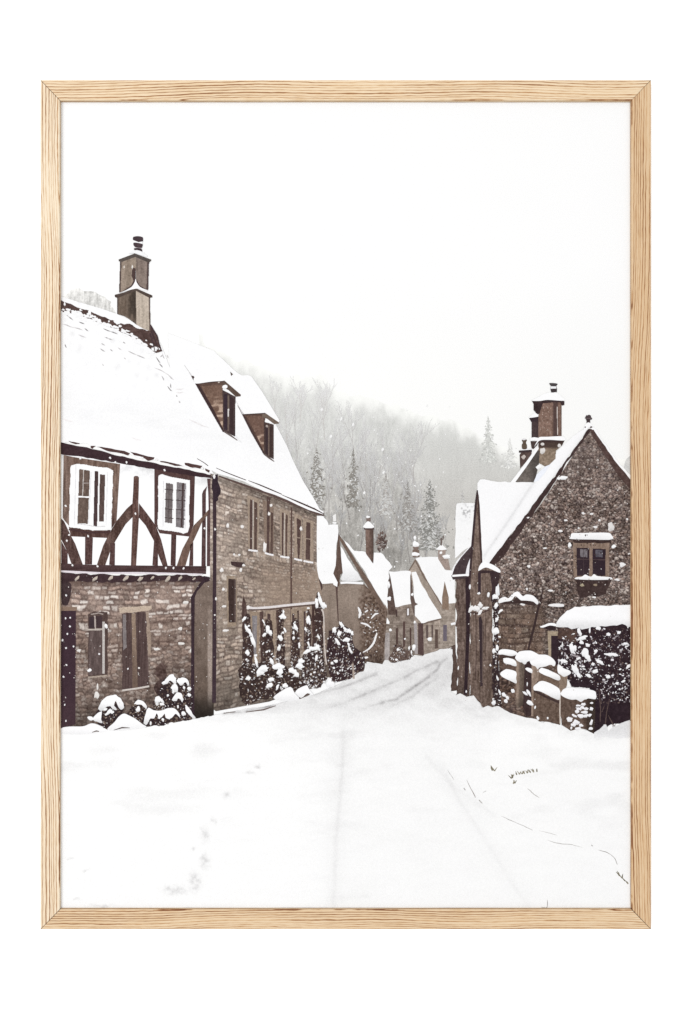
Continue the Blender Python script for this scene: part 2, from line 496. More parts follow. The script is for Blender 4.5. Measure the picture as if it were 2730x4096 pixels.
CON = [(1953, 1672, 1850, 44, (206, 207, 203), 1, .05, 222), (2040, 1760, 1870, 40, (219, 219, 216), 2, .05, 228), (1414, 1800, 2030, 40, (140, 136, 130), 3, .12, 200),
       (1268, 1800, 2000, 52, (138, 134, 128), 4, .20, 214), (1720, 1925, 2200, 74, (138, 137, 133), 5, .18, 205), (1632, 1930, 2120, 46, (150, 146, 142), 6, .18, 198),
       (1275, 1960, 2130, 50, (138, 133, 128), 7, .3, 196), (1850, 1970, 2090, 34, (188, 186, 184), 8, .2, 210), (1545, 1900, 2060, 40, (174, 170, 166), 9, .3, 206)]
for a in CON: put('conifer', conifer(*a), hill)
nl()
k = Ink()
leaves(k, P(7, '700 420 740 380 780 430 785 510 740 560 700 570 690 480'), 60, [(98, 82, 76), (120, 104, 98), (84, 70, 66), (160, 150, 146)], (5, 9), 4)
put('shrub', k, hill)
# snow hanging in the woods
k = Ink(); rnd = random.Random(8)
for i in range(150):
    x, y = rnd.uniform(1080, 1800), rnd.uniform(1600, 2280)
    s = rnd.uniform(1.3, 3)
    k.blob(x, y, s, s * rnd.uniform(.7, 1.9), (246, 246, 246), rnd.uniform(-.5, .5), i, .97, 0, 7)
for t in ('605 350', '710 400', '775 430', '655 495', '940 690', '935 565', '835 800'):
    (x, y), = P(10, t); k.blob(x, y, 5, 8, (243, 243, 243), .4, 1, .97, 1)
nl()
put('hanging_snow', k, hill, stuff=True)

# ================================================================== far cottages (middle of the picture)
SC = (152, 138, 128)
def wall_tone(c, seed, y0, y1, dk=.78):
    a = tone(c, 20, 16, 26, seed, tuple(q * dk for q in c), y0, y1, 12)
    def f(x, y):                                      # courses of small stones, just readable at this size
        r = np.floor(y / 9 + (vn(x / 30, y / 30, seed) - .5)); h = hsh(np.floor(x / 14 + hsh(r, r * 0, seed) * 5), r, seed)
        return a(x, y) + ((h - .5) * 30 - 14 * sst(.78, .95, y / 9 - np.floor(y / 9)))[:, None]
    return f
# ---- the farthest gabled cottage
nl()
cot = put('gabled_cottage', Ink().poly(P(7, '975 745 1035 635 1110 760 1275 1050 1300 960 1395 960 1395 1460 1255 1460 1100 1240'), wall_tone((168, 155, 144), 3, 2300, 2640, .92), 6), art, 'farthest cottage with a tan gable and a snowy roof')
k = Ink(); k.poly(P(7, '975 745 1035 640 1045 655 1150 850 1275 1050 1262 1050 1140 870 1035 665 985 745'), tone((120, 104, 94), 8, 8, 8), 8)
nl()
put('roof', Ink().poly(P(7, '1040 640 1075 622 1240 618 1270 660 1310 738 1390 742 1392 1032 1340 1036 1320 960 1300 870 1280 980 1275 1052 1150 845'), snowflat(247, 4, 4), 12, 2, 9, 3), cot)
put('barge_board', k, cot)
nl()
put('dormer_gable', Ink().poly(P(7, '1298 840 1335 985 1335 1100 1275 1085 1275 985'), tone((135, 115, 100), 14, 9, 9, 4), 7), cot)
k = Ink()
k.poly(P(7, '1010 560 1070 560 1072 625 1012 625'), tone((120, 102, 92), 12, 8, 8)); k.k = 1
k.blob(*P(7, '1042 598')[0], 17, 9); k.poly(P(7, '1012 520 1070 520 1060 560 1020 560'), (130, 112, 104), k=2)
k.blob(*P(7, '1041 510')[0], 16, 14, k=3); k.blob(*P(7, '1032 450')[0], 7, 10, k=3)
put('chimney', k, cot)
k = Ink()
k.poly(P(7, '1240 560 1310 560 1300 620 1330 640 1350 740 1300 735 1240 640'), tone((158, 142, 134), 16, 8, 8), 7); k.k = 1
k.poly(P(7, '1218 555 1255 520 1270 505 1320 555 1270 562'), snowflat(248)); k.blob(*P(7, '1310 618')[0], 20, 8)
k.line(P(7, '1268 520 1268 450'), 6, (110, 96, 92), 2); k.line(P(7, '1282 470 1290 430'), 4, (120, 106, 100), 2); k.blob(*P(7, '1265 585')[0], 6, 6, k=3)
put('chimney', k, cot)
for t in ('1285 1230 1318 1230 1318 1375 1285 1375',):
    put('window', Ink().poly(P(7, t), tone((110, 102, 112), 20, 5, 30)), cot)
k = Ink(); k.line(P(7, '1355 1225 1395 1215'), 9, (244, 244, 246)); put('window', k, cot)

# ---- cottage with the long sloping roof
nl()
cot = put('low_cottage', Ink().poly(P(7, '1010 1100 1100 1200 1260 1170 1260 1465 1110 1510 1030 1500'), wall_tone((160, 146, 135), 5, 2450, 2640, .9), 6), art, 'low cottage under a long sloping snowy roof')
nl()
put('roof', Ink().poly(P(7, '1002 758 1040 755 1092 860 1180 1020 1272 1168 1110 1215 1090 1218 1036 1150 1022 960'), snowflat(248, 4, 6), 10, 2.5, 9, 4), cot)
k = Ink()
k.poly(P(7, '1040 752 1062 800 1180 1010 1275 1165 1262 1050 1150 860 1050 740'), tone((158, 145, 134), 14, 9, 9), 8, k=0)
nl(); put('gable_wall', k, cot)
put('end_wall', Ink().poly(P(7, '1060 1215 1105 1215 1112 1510 1060 1490'), tone((86, 68, 66), 12, 6, 30), 7), cot)
for t in ('1130 1232 1152 1232 1152 1350 1130 1350', '1180 1228 1195 1228 1195 1345 1180 1345'): put('window', Ink().poly(P(7, t), (98, 84, 80)), cot)
put('door', Ink().poly(P(7, '1212 1270 1238 1270 1238 1440 1212 1445'), tone((92, 76, 70), 12, 5, 20)), cot)
k = Ink(); k.blob(*P(7, '1162 1357')[0], 11, 8); k.line(P(7, '1105 1222 1260 1178'), 5, (110, 94, 86)); put('window_box', k, cot)

# ---- terraced cottage with steep dormer gable
nl()
cot = put('terraced_cottage', Ink().poly(P(7, '780 1000 860 1050 1000 1040 1030 1060 1030 1500 960 1545 820 1565 740 1585 740 1100'), wall_tone(SC, 7, 2350, 2640, .84), 5), art, 'terraced cottage with a steep narrow gable in the row')
nl()
put('roof', Ink().poly(P(7, '800 752 985 748 998 760 1000 1042 880 1068 855 1066 830 920'), snowflat(249, 3, 8), 10, 2.5, 9, 5), cot)
nl()
put('gable', Ink().poly(P(7, '795 750 812 800 835 930 856 1068 866 1140 795 1140 782 1000 788 860'), tone((92, 76, 70), 22, 8, 9, 4), 5), cot)
k = Ink()
k.poly(P(7, '990 765 1002 830 1015 950 1035 1030 1060 1045 1030 1060 1030 1170 1000 1050 990 1000'), tone((100, 84, 78), 14, 8, 14), 7)
put('barge_board', k, cot)
k = Ink()
for t, rx, ry in (('800 995', 10, 9), ('798 870', 5, 14), ('1008 960', 5, 7), ('795 800', 4, 10)): k.blob(*P(7, t)[0], rx, ry)
k.line(P(7, '735 852 785 848'), 5, (196, 192, 192)); nl(); put('snow_patch', k, cot)
for t in ('955 1078 985 1075 985 1150 955 1155',):
    put('window', Ink().poly(P(7, t), (104, 90, 84)).poly(P(7, '962 1085 978 1083 978 1143 962 1146'), (232, 230, 232), k=1), cot)
for t in ('862 1260 880 1258 880 1420 862 1430', '925 1200 945 1200 945 1420 925 1440', '985 1260 1000 1258 1000 1410 985 1420', '866 1100 874 1100 874 1160 866 1160'):
    put('window', Ink().poly(P(7, t), tone((84, 66, 62), 16, 5, 20)), cot)
put('door', Ink().poly(P(7, '762 1300 805 1300 805 1545 762 1545'), tone((166, 158, 156), 24, 6, 20), 6), cot)
k = Ink(); k.line(P(14, '870 470 880 1110'), 8, (66, 50, 50)); k.line(P(14, '1050 430 1060 520'), 5, (70, 55, 54)); put('drainpipe', k, cot)
k = Ink(); k.line(P(14, '1295 600 1305 990'), 12, (168, 160, 160)); put('drainpipe', k, cot)
# plants along the terraced cottage
nl()
foliage('front_shrub', art, P(14, '1030 880 1110 860 1180 960 1230 880 1270 1000 1230 1060 1120 1085 1010 1100 960 1060'), 21, (96, 80, 74), 50, 20, (3, 7), (2, 5), 5, mid=((104, 88, 80), (128, 110, 100), (80, 66, 62)))
k = Ink()
for t, rx, ry in (('1272 908', 8, 13), ('1073 935', 5, 7), ('1162 800', 4, 4), ('1215 915', 4, 9), ('1245 970', 3, 9), ('1055 1060', 6, 5), ('1285 590', 5, 7), ('980 690', 6, 6)): k.blob(*P(14, t)[0], rx, ry)
k.poly(P(14, '850 595 885 545 920 550 935 530 970 590 965 615 900 605'), WHITE)
nl(); put('snow_patch', k, cot)

# ---- gabled house with round chimney, climbers on its wall
nl()
def side_wall(x, y):
    b = tone((146, 131, 120), 16, 22, 60, 3, (124, 109, 99), 2350, 2640, 7)(x, y)
    dk = sst(1430, 1460, x + (fbm(x / 20, y / 20, 4) - .5) * 40)
    b = mix(b, [100, 82, 72], dk * .75) + (dk * (vn(x / 4.5, y / 6, 9) - .5) * 70)[:, None]
    b = b * (1 - .2 * sst(2560, 2680, y))[:, None]
    return b * (1 - .18 * (1 - sst(2325, 2350, y)))[:, None]
cot = put('gabled_house', Ink().poly(P(7, '150 840 200 850 360 850 560 850 640 930 785 1110 745 1585 600 1560 580 1640 480 1720 240 1700 190 1100'), side_wall, 4.5), art, 'house with a tall round chimney and climbers on its wall')
nl()
put('roof', Ink().poly(P(7, '355 420 490 562 590 575 600 600 660 680 665 585 730 583 830 708 800 745 790 850 785 1085 700 960 560 720'), snowflat(250, 3, 9), 10, 2, 9, 3), cot)
put('roof', Ink().poly(P(7, '148 250 210 252 262 332 345 330 350 390 330 520 320 700 302 770 330 850 300 855 195 862 160 800 148 600'), snowflat(249, 3, 2), 10, 2, 9, 6), cot)
put('roof', Ink().poly(P(7, '366 520 430 640 520 770 560 832 500 842 380 838 366 820 383 770'), snow(lo=228), 10, 2, 9, 7), cot)
nl()
put('barge_board', Ink().poly(P(7, '352 425 400 490 500 650 600 800 700 960 785 1105 735 1075 640 940 550 800 470 660 352 460'), tone((112, 94, 84), 14, 9, 9, 3), 7), cot)
k = Ink().poly(P(7, '347 395 385 765 362 780 352 885 330 880 300 770 322 700 334 530'), tone((96, 78, 70), 14, 6, 30, 3), 7)
put('gable_post', k, cot)
k = Ink()
k.poly(P(7, '590 375 662 375 662 640 655 680 592 590'), lambda x, y: tone((112, 92, 84), 22, 6, 9, 3)(x, y) * (1.08 - .3 * sst(1470, 1494, x))[:, None], 4, k=0)
k.poly(P(7, '572 345 665 345 662 385 578 378'), tone((86, 70, 66), 8), k=1)
k.poly(curve(P(7, '568 355 590 320 615 302 645 325 667 355 620 366')), snowflat(250), k=2)
k.poly(P(7, '598 270 634 270 634 305 598 305'), (128, 112, 106), k=1); k.blob(*P(7, '612 265')[0], 10, 6, k=3)
put('chimney', k, cot)
k = Ink().poly(P(7, '296 250 325 235 328 300 300 305'), (236, 235, 234)); k.blob(*P(7, '314 318')[0], 9, 6, (246, 246, 246)); put('finial', k, cot)
nl()
k = Ink(); k.line(P(7, '365 855 420 850 570 858'), 9, (246, 246, 248)); put('snow_ledge', k, cot)
k = Ink(); k.line(P(7, '330 880 333 960 345 1200'), [10, 6, 4], (88, 70, 66)); put('drainpipe', k, cot)
k = Ink(); k.poly(P(7, '150 700 165 800 200 862 205 900 185 945 165 900 150 780'), tone((76, 60, 58), 12)); put('gutter_bracket', k, cot)
k = Ink().poly(P(7, '300 770 340 850 335 890 300 870'), WHITE); put('snow_patch', k, cot)
nl()
k = Ink()
rnd = random.Random(2)
leaves(k, P(14, '590 300 700 230 860 400 900 520 880 1100 680 1090 640 1000 600 700'), 150, [(84, 68, 60), (104, 86, 74), (70, 56, 52), (128, 110, 96)], (3, 7), 5, 0)
leaves(k, P(14, '590 380 760 340 860 450 860 620 830 1000 640 1020 600 600'), 55, [(206, 200, 196), (180, 172, 166), (240, 239, 239)], (2, 5), 6, 1)
for t, w in (('830 480 790 490 740 545', 7), ('605 600 680 620 740 665', 7), ('635 970 710 925 770 850 800 760 815 730', 8), ('625 1010 660 1035 700 1030', 9), ('575 400 600 470 585 540', 10), ('700 440 660 465', 6)):
    k.line(curve(P(14, t), 4, False), [3, w, w, 3], (242, 241, 242), 2)
put('climbing_plant', k, cot, 'snow-dusted climber on the house wall')

# ================================================================== stone house (left of centre)
nl()
START = layer
Q6 = P(6, '150 105 1150 490 1230 2020 200 2320')
def sh_post(b, x, y, u, v):
    g = np.array([150, 135, 123.])
    b = mix(b, g[None, :] + (b - b.mean(1, keepdims=True)) * .3, .62 * sst(.22, .5, u) * sst(.30, .42, v) * sst(.82, .66, v))
    b = b * (1 - .30 * sst(.80, 1.0, v) - .22 * (1 - sst(.0, .05, v)))[:, None]
    br = sst(2330, 2250, y) * sst(1010, 890, x)
    b = b + (br * 16)[:, None]
    return b
sh_tone = masonry(Q6, 54, 25, (160, 145, 133), (104, 89, 82), (220, 211, 202), .18, 3, sh_post, .9, .13, 17, .45)
house2 = put('stone_house', Ink().poly(P(6, '148 100 240 130 480 215 700 290 900 380 1150 490 1148 700 1150 1000 1200 1250 1235 1600 1240 2050 700 2250 420 2300 200 2340 140 2300'), sh_tone, 3.6), art, 'two-storey stone house with a row of tall mullioned windows')

# ---- half-timbered house: lower stone wall
nl()
Q4 = P(4, '60 170 1300 165 1300 1400 60 1490')
def lw_post(b, x, y, u, v):
    d = fbm(x / 50, y / 50, 44)
    b = b + ((sst(.45, .1, v) * 20) - 6)[:, None]
    b = b * (1 - .35 * sst(.72, 1.02, v) - .22 * sst(.55, .8, u) * sst(.45, .7, v) * d * 2)[:, None]
    b = mix(b, [84, 66, 60], (1 - sst(.0, .06, v)) * .6)
    return b
lw = masonry(Q4, 30, 20, (146, 127, 117), (92, 74, 68), (230, 224, 218), .34, 8, lw_post, 1.0, .15, 20, .5)
def lw_both(x, y):
    a = lw(x, y)
    r = rubble(13, (144, 127, 117), (82, 67, 62), (202, 192, 184), .16, 5, 22)(x, y)
    m = sst(2480, 2640, y + (fbm(x / 60, y / 60, 3) - .5) * 200) * .55
    return a * (1 - m)[:, None] + r * (1 - .3 * sst(2700, 2900, y))[:, None] * m[:, None]
house1 = put('half_timbered_house', Ink().poly(P(4, '60 150 1310 150 1310 1420 900 1470 60 1500'), lw_both, 3.6), art, 'half-timbered house over a stone ground floor')
nl()
put('recess_wall', Ink().poly(P(4, '1295 180 1420 160 1470 160 1470 1370 1295 1400'), lambda x, y: tone((120, 105, 96), 18, 14, 26, 3, (100, 86, 77), 2400, 2800, 7)(x, y)
    * (1 - .55 * sst(2740, 2860, y))[:, None] + ((sst(828, 836, x) * sst(853, 848, x)) * 48 * sst(2380, 2590, y) * (1 - sst(2770, 2850, y)))[:, None], 5), house1)
# shading near the ground, printed as a dark patch behind the bushes
put('shading_patch', Ink().poly(P(4, '960 1000 985 900 1030 870 1070 900 1060 1020 1130 1100 1260 1150 1270 1390 940 1400 945 1150'), tone((86, 69, 64), 30, 12, 12, 4, (62, 47, 46), 2640, 2800, 18), 8, 14, 8, 3), house1)
nl()
put('door', Ink().poly(P(4, '70 430 236 430 231 1450 70 1490'), tone((63, 46, 54), 3, 30, 60, 3, (70, 52, 58), 2700, 2900, 2), 10), house1, 'plain dark door')
put('lintel', Ink().poly(P(4, '70 395 245 398 245 432 70 432'), tone((140, 118, 104), 14, 30, 8)), house1)
put('wall_lamp', Ink().poly(curve(P(4, '100 190 190 188 186 300 165 375 140 385 110 360')), tone((66, 52, 54), 10), 8), house1)
# ground-floor windows
k = Ink()
k.poly(P(4, '345 460 400 440 522 445 520 1015 345 1035'), tone((84, 68, 64), 10, 6, 30), 6, 3, 12, k=0)
k.poly(P(4, '355 490 395 480 400 585 352 590'), tone((62, 50, 54), 10), k=1); k.poly(P(4, '415 478 470 480 475 585 418 585'), tone((66, 52, 54), 12), k=1)
k.poly(P(4, '352 615 470 605 470 1000 350 1012'), tone((94, 80, 78), 26, 5, 40, 4), 5, k=1)
k.line(P(4, '405 475 410 600'), 6, (176, 164, 158), 2); k.line(P(4, '345 602 482 598'), 7, (188, 178, 170), 2)
k.line(P(4, '484 530 484 995'), 9, (192, 186, 182), 2); k.line(P(4, '370 465 440 452 480 465'), 5, (160, 148, 142), 2)
k.line(P(4, '345 1030 520 1012'), 7, (170, 156, 144), 3)
k.blob(*P(4, '505 568')[0], 8, 9, k=4); k.blob(*P(4, '358 966')[0], 9, 8, k=4)
put('window', k, house1)
k = Ink()
k.poly(P(4, '648 455 862 442 892 1108 650 1145'), tone((84, 68, 66), 24, 4, 70, 6), 4, 2, 12, k=0)
k.poly(P(4, '735 455 768 452 790 1118 742 1125'), tone((150, 130, 114), 14, 4, 60, 3, (110, 92, 82), 2450, 2750), 5, k=1)
k.poly(P(4, '655 465 682 463 690 760 658 790'), tone((126, 118, 118), 16, 4, 40, 5), 5, k=1)
put('shuttered_window', k, house1)
k = Ink(); k.poly(P(4, '622 405 910 384 912 415 882 436 628 452'), tone((192, 174, 157), 10), 7, 2, 9); k.poly(P(4, '862 442 892 436 912 820 880 820'), tone((160, 142, 128), 14, 6, 12), 7, 3, 9)
put('window_surround', k, house1)
k = Ink(); k.line(P(4, '650 1146 780 1128 892 1108'), 7, (206, 198, 192)); put('window_sill', k, house1)
# odd blobs of snow stuck to the wall
k = Ink(); rnd = random.Random(6)
for t, rx, ry in (('960 774', 14, 6), ('1170 590', 8, 8), ('1215 355', 12, 7), ('262 790', 10, 7), ('1272 785', 6, 13), ('800 945', 4, 5), ('1175 725', 14, 5), ('420 1190', 10, 14), ('430 1110', 4, 18)): k.blob(*P(4, t)[0], rx, ry, (232, 228, 224))
put('snow_patch', k, house1)

# ---- half-timbered storey
nl()
def plaster(x, y):
    b = 252 - 34 * sst(.35, .75, fbm(x / 16, y / 14, 3)) * (1 - sst(-20, 50, y - (1790 + (x - 240) * .17 + 30)))
    return np.column_stack([b, b, b + 1])
put('plaster_panel', Ink().poly(P(3, '80 250 1440 465 1415 1265 80 1250'), plaster, 9), house1, 'white limewashed plaster')
nl()
put('post', Ink().poly(P(3, '125 268 205 285 190 480 175 905 128 850 118 830 120 560'), tone((116, 96, 87), 40, 5, 60, 3, fine=12), 5), house1)
put('window_surround', Ink().poly(P(3, '198 285 632 350 622 500 600 860 552 935 515 1012 190 998 172 920 190 480'), tone((116, 95, 85), 38, 6, 40, 5, (90, 68, 63), 1990, 2130), 5), house1)
put('window_surround', Ink().poly(P(3, '938 388 1302 448 1290 895 1252 1000 985 970 938 880'), tone((84, 62, 60), 12, 6, 40, 7), 6), house1)
put('post', Ink().poly(P(3, '1365 620 1375 590 1412 545 1400 600 1398 1330 1358 1330 1366 830'), timber((82, 60, 60), 10, 3), 6), house1)
put('post', Ink().poly(P(3, '1410 480 1440 480 1436 1265 1408 1265 1410 780 1424 760 1420 600'), timber((88, 66, 66), 10, 4), 6), house1)
nl()
def strip(a, b): return P(3, a) + P(3, b)[::-1]
put('brace', Ink().poly(strip('745 700 690 750 600 860 540 960 480 1080 420 1262', '742 826 680 890 590 1040 540 1140 497 1262'), timber((88, 68, 62), 16, 3), 5), house1)
put('brace', Ink().poly(strip('800 700 870 790 950 900 1000 1030 1058 1262', '800 830 860 900 930 1030 980 1180 1012 1262'), timber((86, 64, 60), 14, 5), 5), house1)
put('brace', Ink().poly(strip('1424 758 1360 830 1290 900 1250 1000 1190 1110 1138 1262', '1420 800 1365 872 1330 950 1270 1080 1217 1262'), tone((110, 88, 78), 26, 7, 40, 4), 5), house1)
put('brace', Ink().poly(strip('72 808 130 862 180 970 230 1065 302 1262', '72 990 110 1035 160 1140 180 1200 202 1262'), timber((86, 66, 62), 14, 6), 5), house1)
for t in ('318 998 388 1008 380 1250 316 1250', '548 1060 587 1058 584 1258 533 1252', '934 1048 972 1075 970 1262 920 1258', '1090 978 1135 985 1128 1265 1083 1258', '1262 1075 1287 1048 1286 1262 1248 1262', '105 1040 162 1142 162 1252 105 1250'):
    put('stud', Ink().poly(P(3, t), timber((84, 62, 60), 10, len(t)), 6), house1)
nl()
put('king_post', Ink().poly(P(3, '753 465 765 456 790 457 800 470 799 560 795 690 800 830 775 1262 728 1262 742 830 742 690 748 600'), timber((96, 72, 66), 14, 8), 5), house1)
# windows
k = Ink()
k.poly(P(3, '188 362 245 345 400 368 545 390 570 405 552 945 400 945 172 918'), snowflat(250, 2), 10, 2, 9, 2, k=0)
k.poly(P(3, '266 394 362 410 343 885 249 882'), tone((104, 88, 80), 22, 7, 16, 4), 4, k=1)
k.poly(P(3, '404 412 437 416 426 907 392 905'), tone((74, 58, 58), 16, 6, 20, 5), 5, k=1)
k.poly(P(3, '450 442 498 446 486 866 442 866'), tone((90, 74, 70), 18, 6, 18, 6), 5, k=1)
k.line(P(3, '252 642 356 646'), 6, WHITE, 2); k.line(P(3, '305 400 296 640'), 3.5, (196, 190, 186), 2); k.line(P(3, '300 520 350 522'), 3, (170, 160, 156), 2)
k.line(P(3, '236 360 222 900'), 2.5, (222, 221, 224), 2); k.line(P(3, '372 420 350 880'), 3, (226, 225, 228), 2); k.line(P(3, '520 420 505 900'), 2.5, (224, 223, 226), 2)
k.line(P(3, '245 885 330 895 400 910 498 908'), 2.5, (206, 203, 205), 2); k.line(P(3, '172 935 350 965 545 958'), 7, (74, 54, 54), 2)
put('window', k, house1, 'white casement window standing ajar')
k = Ink()
k.poly(curve(P(3, '980 452 1100 468 1238 490 1258 515 1250 740 1238 958 1100 950 1005 938 970 910 974 680'), 3), snowflat(250, 2), 10, 1.5, 9, 3, k=0)
k.poly(P(3, '1042 518 1106 530 1097 882 1032 872'), tone((112, 104, 104), 16, 9, 9, 2), 5, k=1)
k.poly(P(3, '1138 510 1221 524 1203 926 1129 912'), tone((128, 122, 124), 18, 9, 9, 3), 5, k=1)
for y in (575, 665, 750, 830): k.line(P(3, f'1030 {y} 1108 {y + 8}'), 3, (70, 58, 58), 2); k.line(P(3, f'1130 {y + 8} 1218 {y + 14}'), 3.5, (72, 60, 60), 2)
k.line(P(3, '1070 520 1064 880'), 2.5, (88, 78, 78), 2); k.line(P(3, '1196 520 1182 920'), 8, (76, 62, 62), 2)
k.line(P(3, '1020 500 1015 915'), 2.5, (224, 223, 226), 2); k.line(P(3, '1226 520 1212 930'), 2.5, (222, 220, 224), 2)
put('window', k, house1, 'white casement window with leaded panes')
# bottom beam, and the shadow under it printed as a dark strip
nl()
put('sill_beam', Ink().poly(P(3, '72 1236 300 1250 700 1258 1402 1264 1400 1335 900 1322 460 1318 72 1312'), tone((76, 57, 57), 20, 60, 6, 5), 5), house1)
put('jetty_shadow', Ink().poly(P(3, '72 1322 460 1340 1380 1348 1432 1372 1430 1402 1290 1405 1000 1398 560 1412 190 1400 72 1430'), tone((64, 48, 51), 9, 20, 8, 3), 7, 4, 10), house1)
nl()
k = Ink(); k.line(P(3, '72 1308 200 1316 460 1325 800 1326 1100 1330 1370 1338'), [6, 9, 6, 8, 6, 5], (228, 220, 226)); put('snow_ledge', k, house1)
for t, w in (('245 1375', 11), ('405 1378', 11), ('545 1372', 12), ('680 1376', 11), ('812 1378', 11), ('920 1370', 7), ('1058 1380', 12), ('1170 1372', 9), ('1292 1378', 6)):
    put('corbel', Ink().blob(*P(3, t)[0], w * 1.35, w * .62, (196, 184, 172), -.8, 4, .7), house1)
nl()
# eaves beam under the snow
put('eaves_beam', Ink().poly(P(3, '72 150 170 172 380 212 560 262 900 335 1060 368 1300 415 1445 445 1445 480 1290 458 960 402 620 342 300 288 72 258'), tone((62, 45, 49), 5, 30, 8), 7, 2, 10), house1)

# ================================================================== details of the stone house
nl()
WIN = [('498 305 615 350 592 832 505 822', '520 345 546 356 540 828 518 822', '560 368 590 380 586 834 560 828'),
       ('640 345 745 400 742 872 660 850', '680 315 708 330 700 862 678 856', '718 465 738 478 735 868 713 862'),
       ('800 425 897 465 890 895 806 882', '820 468 838 475 835 878 818 874', '856 488 876 496 868 885 853 880'),
       ('938 470 1012 508 1012 922 936 905', '960 520 1000 545 997 690 985 910 970 900 962 700', None),
       ('1020 515 1122 560 1115 942 1024 925', '1050 558 1090 572 1085 918 1044 910', None)]
for i, (a, b, c) in enumerate(WIN):
    k = Ink(); k.poly(P(6, a), tone((160, 143, 128) if i != 1 else (134, 116, 104), 12, 5, 40, i), 5, 2, 12, k=0)
    k.poly(P(6, b), tone((86, 68, 64), 12, 5, 40, i + 4), 5, k=1)
    if c: k.poly(P(6, c), tone((92, 74, 68), 12, 5, 40, i + 8), 5, k=1)
    else: k.line(P(6, '960 705 1000 712' if i == 3 else '1048 715 1088 722'), 4, (150, 134, 122), 2)
    if i in (0, 2): k.line(P(6, '550 352 548 828' if i == 0 else '846 476 842 884'), 4, (186, 176, 168), 2)
    x = P(6, a); k.line([x[3], ((x[3][0] + x[2][0]) / 2, (x[3][1] + x[2][1]) / 2 + 1), x[2]], 7, (240, 238, 240), 3)
    put('window', k, house2)
k = Ink(); k.poly(P(6, '300 1060 400 1075 395 1540 305 1545'), tone((150, 133, 117), 16, 8, 10, 4), 5, 2, 12, k=0)
k.poly(P(6, '316 1093 388 1100 388 1503 320 1503'), lambda x, y: tone((64, 50, 47), 8, 5, 40, 4)(x, y) + (sst(935, 943, x) * 34)[:, None], 5, k=1)
put('slit_window', k, house2)
put('wall_ledge', Ink().poly(P(6, '338 930 468 942 470 962 432 990 400 985 345 966'), tone((70, 54, 54), 8), 7), house2)
nl()
put('drainpipe', Ink().poly(P(6, '168 130 200 130 205 600 203 1300 204 1700 200 2260 164 2260 168 1500 172 700'), tone((64, 50, 56), 7, 4, 40), 6), house2)
put('drainpipe', Ink().poly(P(6, '905 420 918 425 916 1000 918 1880 902 1880 900 1000'), tone((92, 72, 66), 7, 4, 40), 6), house2)
put('hopper_head', Ink().poly(P(6, '160 125 222 112 225 180 248 262 240 300 215 330 222 350 190 372 178 365 180 300 165 250'), tone((54, 42, 50), 9), 6, 3, 9), house2)
put('drainpipe', Ink().poly(P(4, '1378 120 1432 130 1434 165 1385 182 1320 260 1300 312 1296 700 1297 1390 1264 1390 1268 700 1266 310 1340 190 1380 150'), tone((58, 44, 50), 6, 4, 40), 6), house1)
nl()
# fence of trellis along the stone house: rail, posts, lower windows
put('trellis_rail', Ink().line(P(6, '495 1362 560 1372 700 1362 900 1340 1135 1318'), [12, 9, 9, 9, 10], (224, 218, 218)), house2)
put('trellis_rail', Ink().line(P(6, '500 1386 700 1384 900 1360 1135 1338'), 5, (92, 74, 68)), house2)
for a, b in (('520 1400 612 1408 602 1880 535 1880', '540 1440 588 1442 580 1810 548 1800'), ('668 1395 765 1400 752 1830 690 1830', '684 1422 714 1424 714 1540 684 1540'), ('905 1380 960 1380 960 1850 910 1850', '918 1420 940 1420 940 1820 918 1820'), ('1010 1370 1060 1370 1060 1800 1015 1800', '1025 1400 1045 1400 1045 1760 1025 1760')):
    k = Ink().poly(P(6, a), tone((152, 134, 118), 16, 5, 40, 4), 5, k=0); k.poly(P(6, b), tone((136, 130, 132) if '588' in b else (84, 68, 66), 18, 6, 30, 5), 5, k=1); put('window', k, house2)
nl()
for t in ('445 1350 466 1248 488 1345 492 1600 500 1950 452 2000', '615 1400 650 1400 655 1880 620 1880', '770 1385 800 1385 800 1880 775 1880', '1100 1330 1130 1330 1140 1750 1105 1750', '968 1390 985 1390 985 1850 968 1850'):
    put('trellis_post', Ink().poly(P(6, t), timber((80, 62, 58), 14, 4), 6, 3, 10), house2)
# gutter under the eaves
k = Ink(); k.line(P(6, '228 128 330 165 480 218 700 296 900 378 1060 440 1150 480 1216 492'), [5, 8, 9, 9, 9, 11], (92, 74, 70))
put('gutter', k, house2)

# ================================================================== the long snowy roof (both left houses)
nl()
def roof_tone(x, y):
    b = 250.5 + (fbm(x / 120, y / 60, 3) - .5) * 4
    b = b - 7 * np.exp(-((y - (1000 + .2 * x + 560)) / 70) ** 2) * fbm(x / 70, y / 14, 8)
    t = (y - .36 * x - 1110) / 15
    b = b - 15 * sst(.72, .98, t - np.floor(t)) * sst(.42, .7, fbm(x / 26, y / 20, 12)) * sst(1520, 1330, y - .36 * x + 90) * sst(720, 600, x)
    return np.column_stack([b, b, b + 1])
eave1 = '72 152 130 160 168 150 178 165 270 170 300 160 340 165 365 190 380 205 400 188 430 200 470 228 500 240 560 248 630 250 690 268 720 262 800 296 860 300 880 318 940 318 960 300 985 330 1060 348 1200 372 1260 385 1340 392 1370 380 1400 395 1430 432 1470 440'
r1 = P(2, '188 572 215 562 330 600 520 655 650 700 770 760 905 825 960 870 1000 960 1060 1120 1110 1260 1150 1420') + P(5, '200 900 330 1100 330 1190') + P(3, eave1)[::-1]
roof1 = put('roof', Ink().poly(r1, roof_tone, 16), house1, 'steep roof under thick snow')
nl()
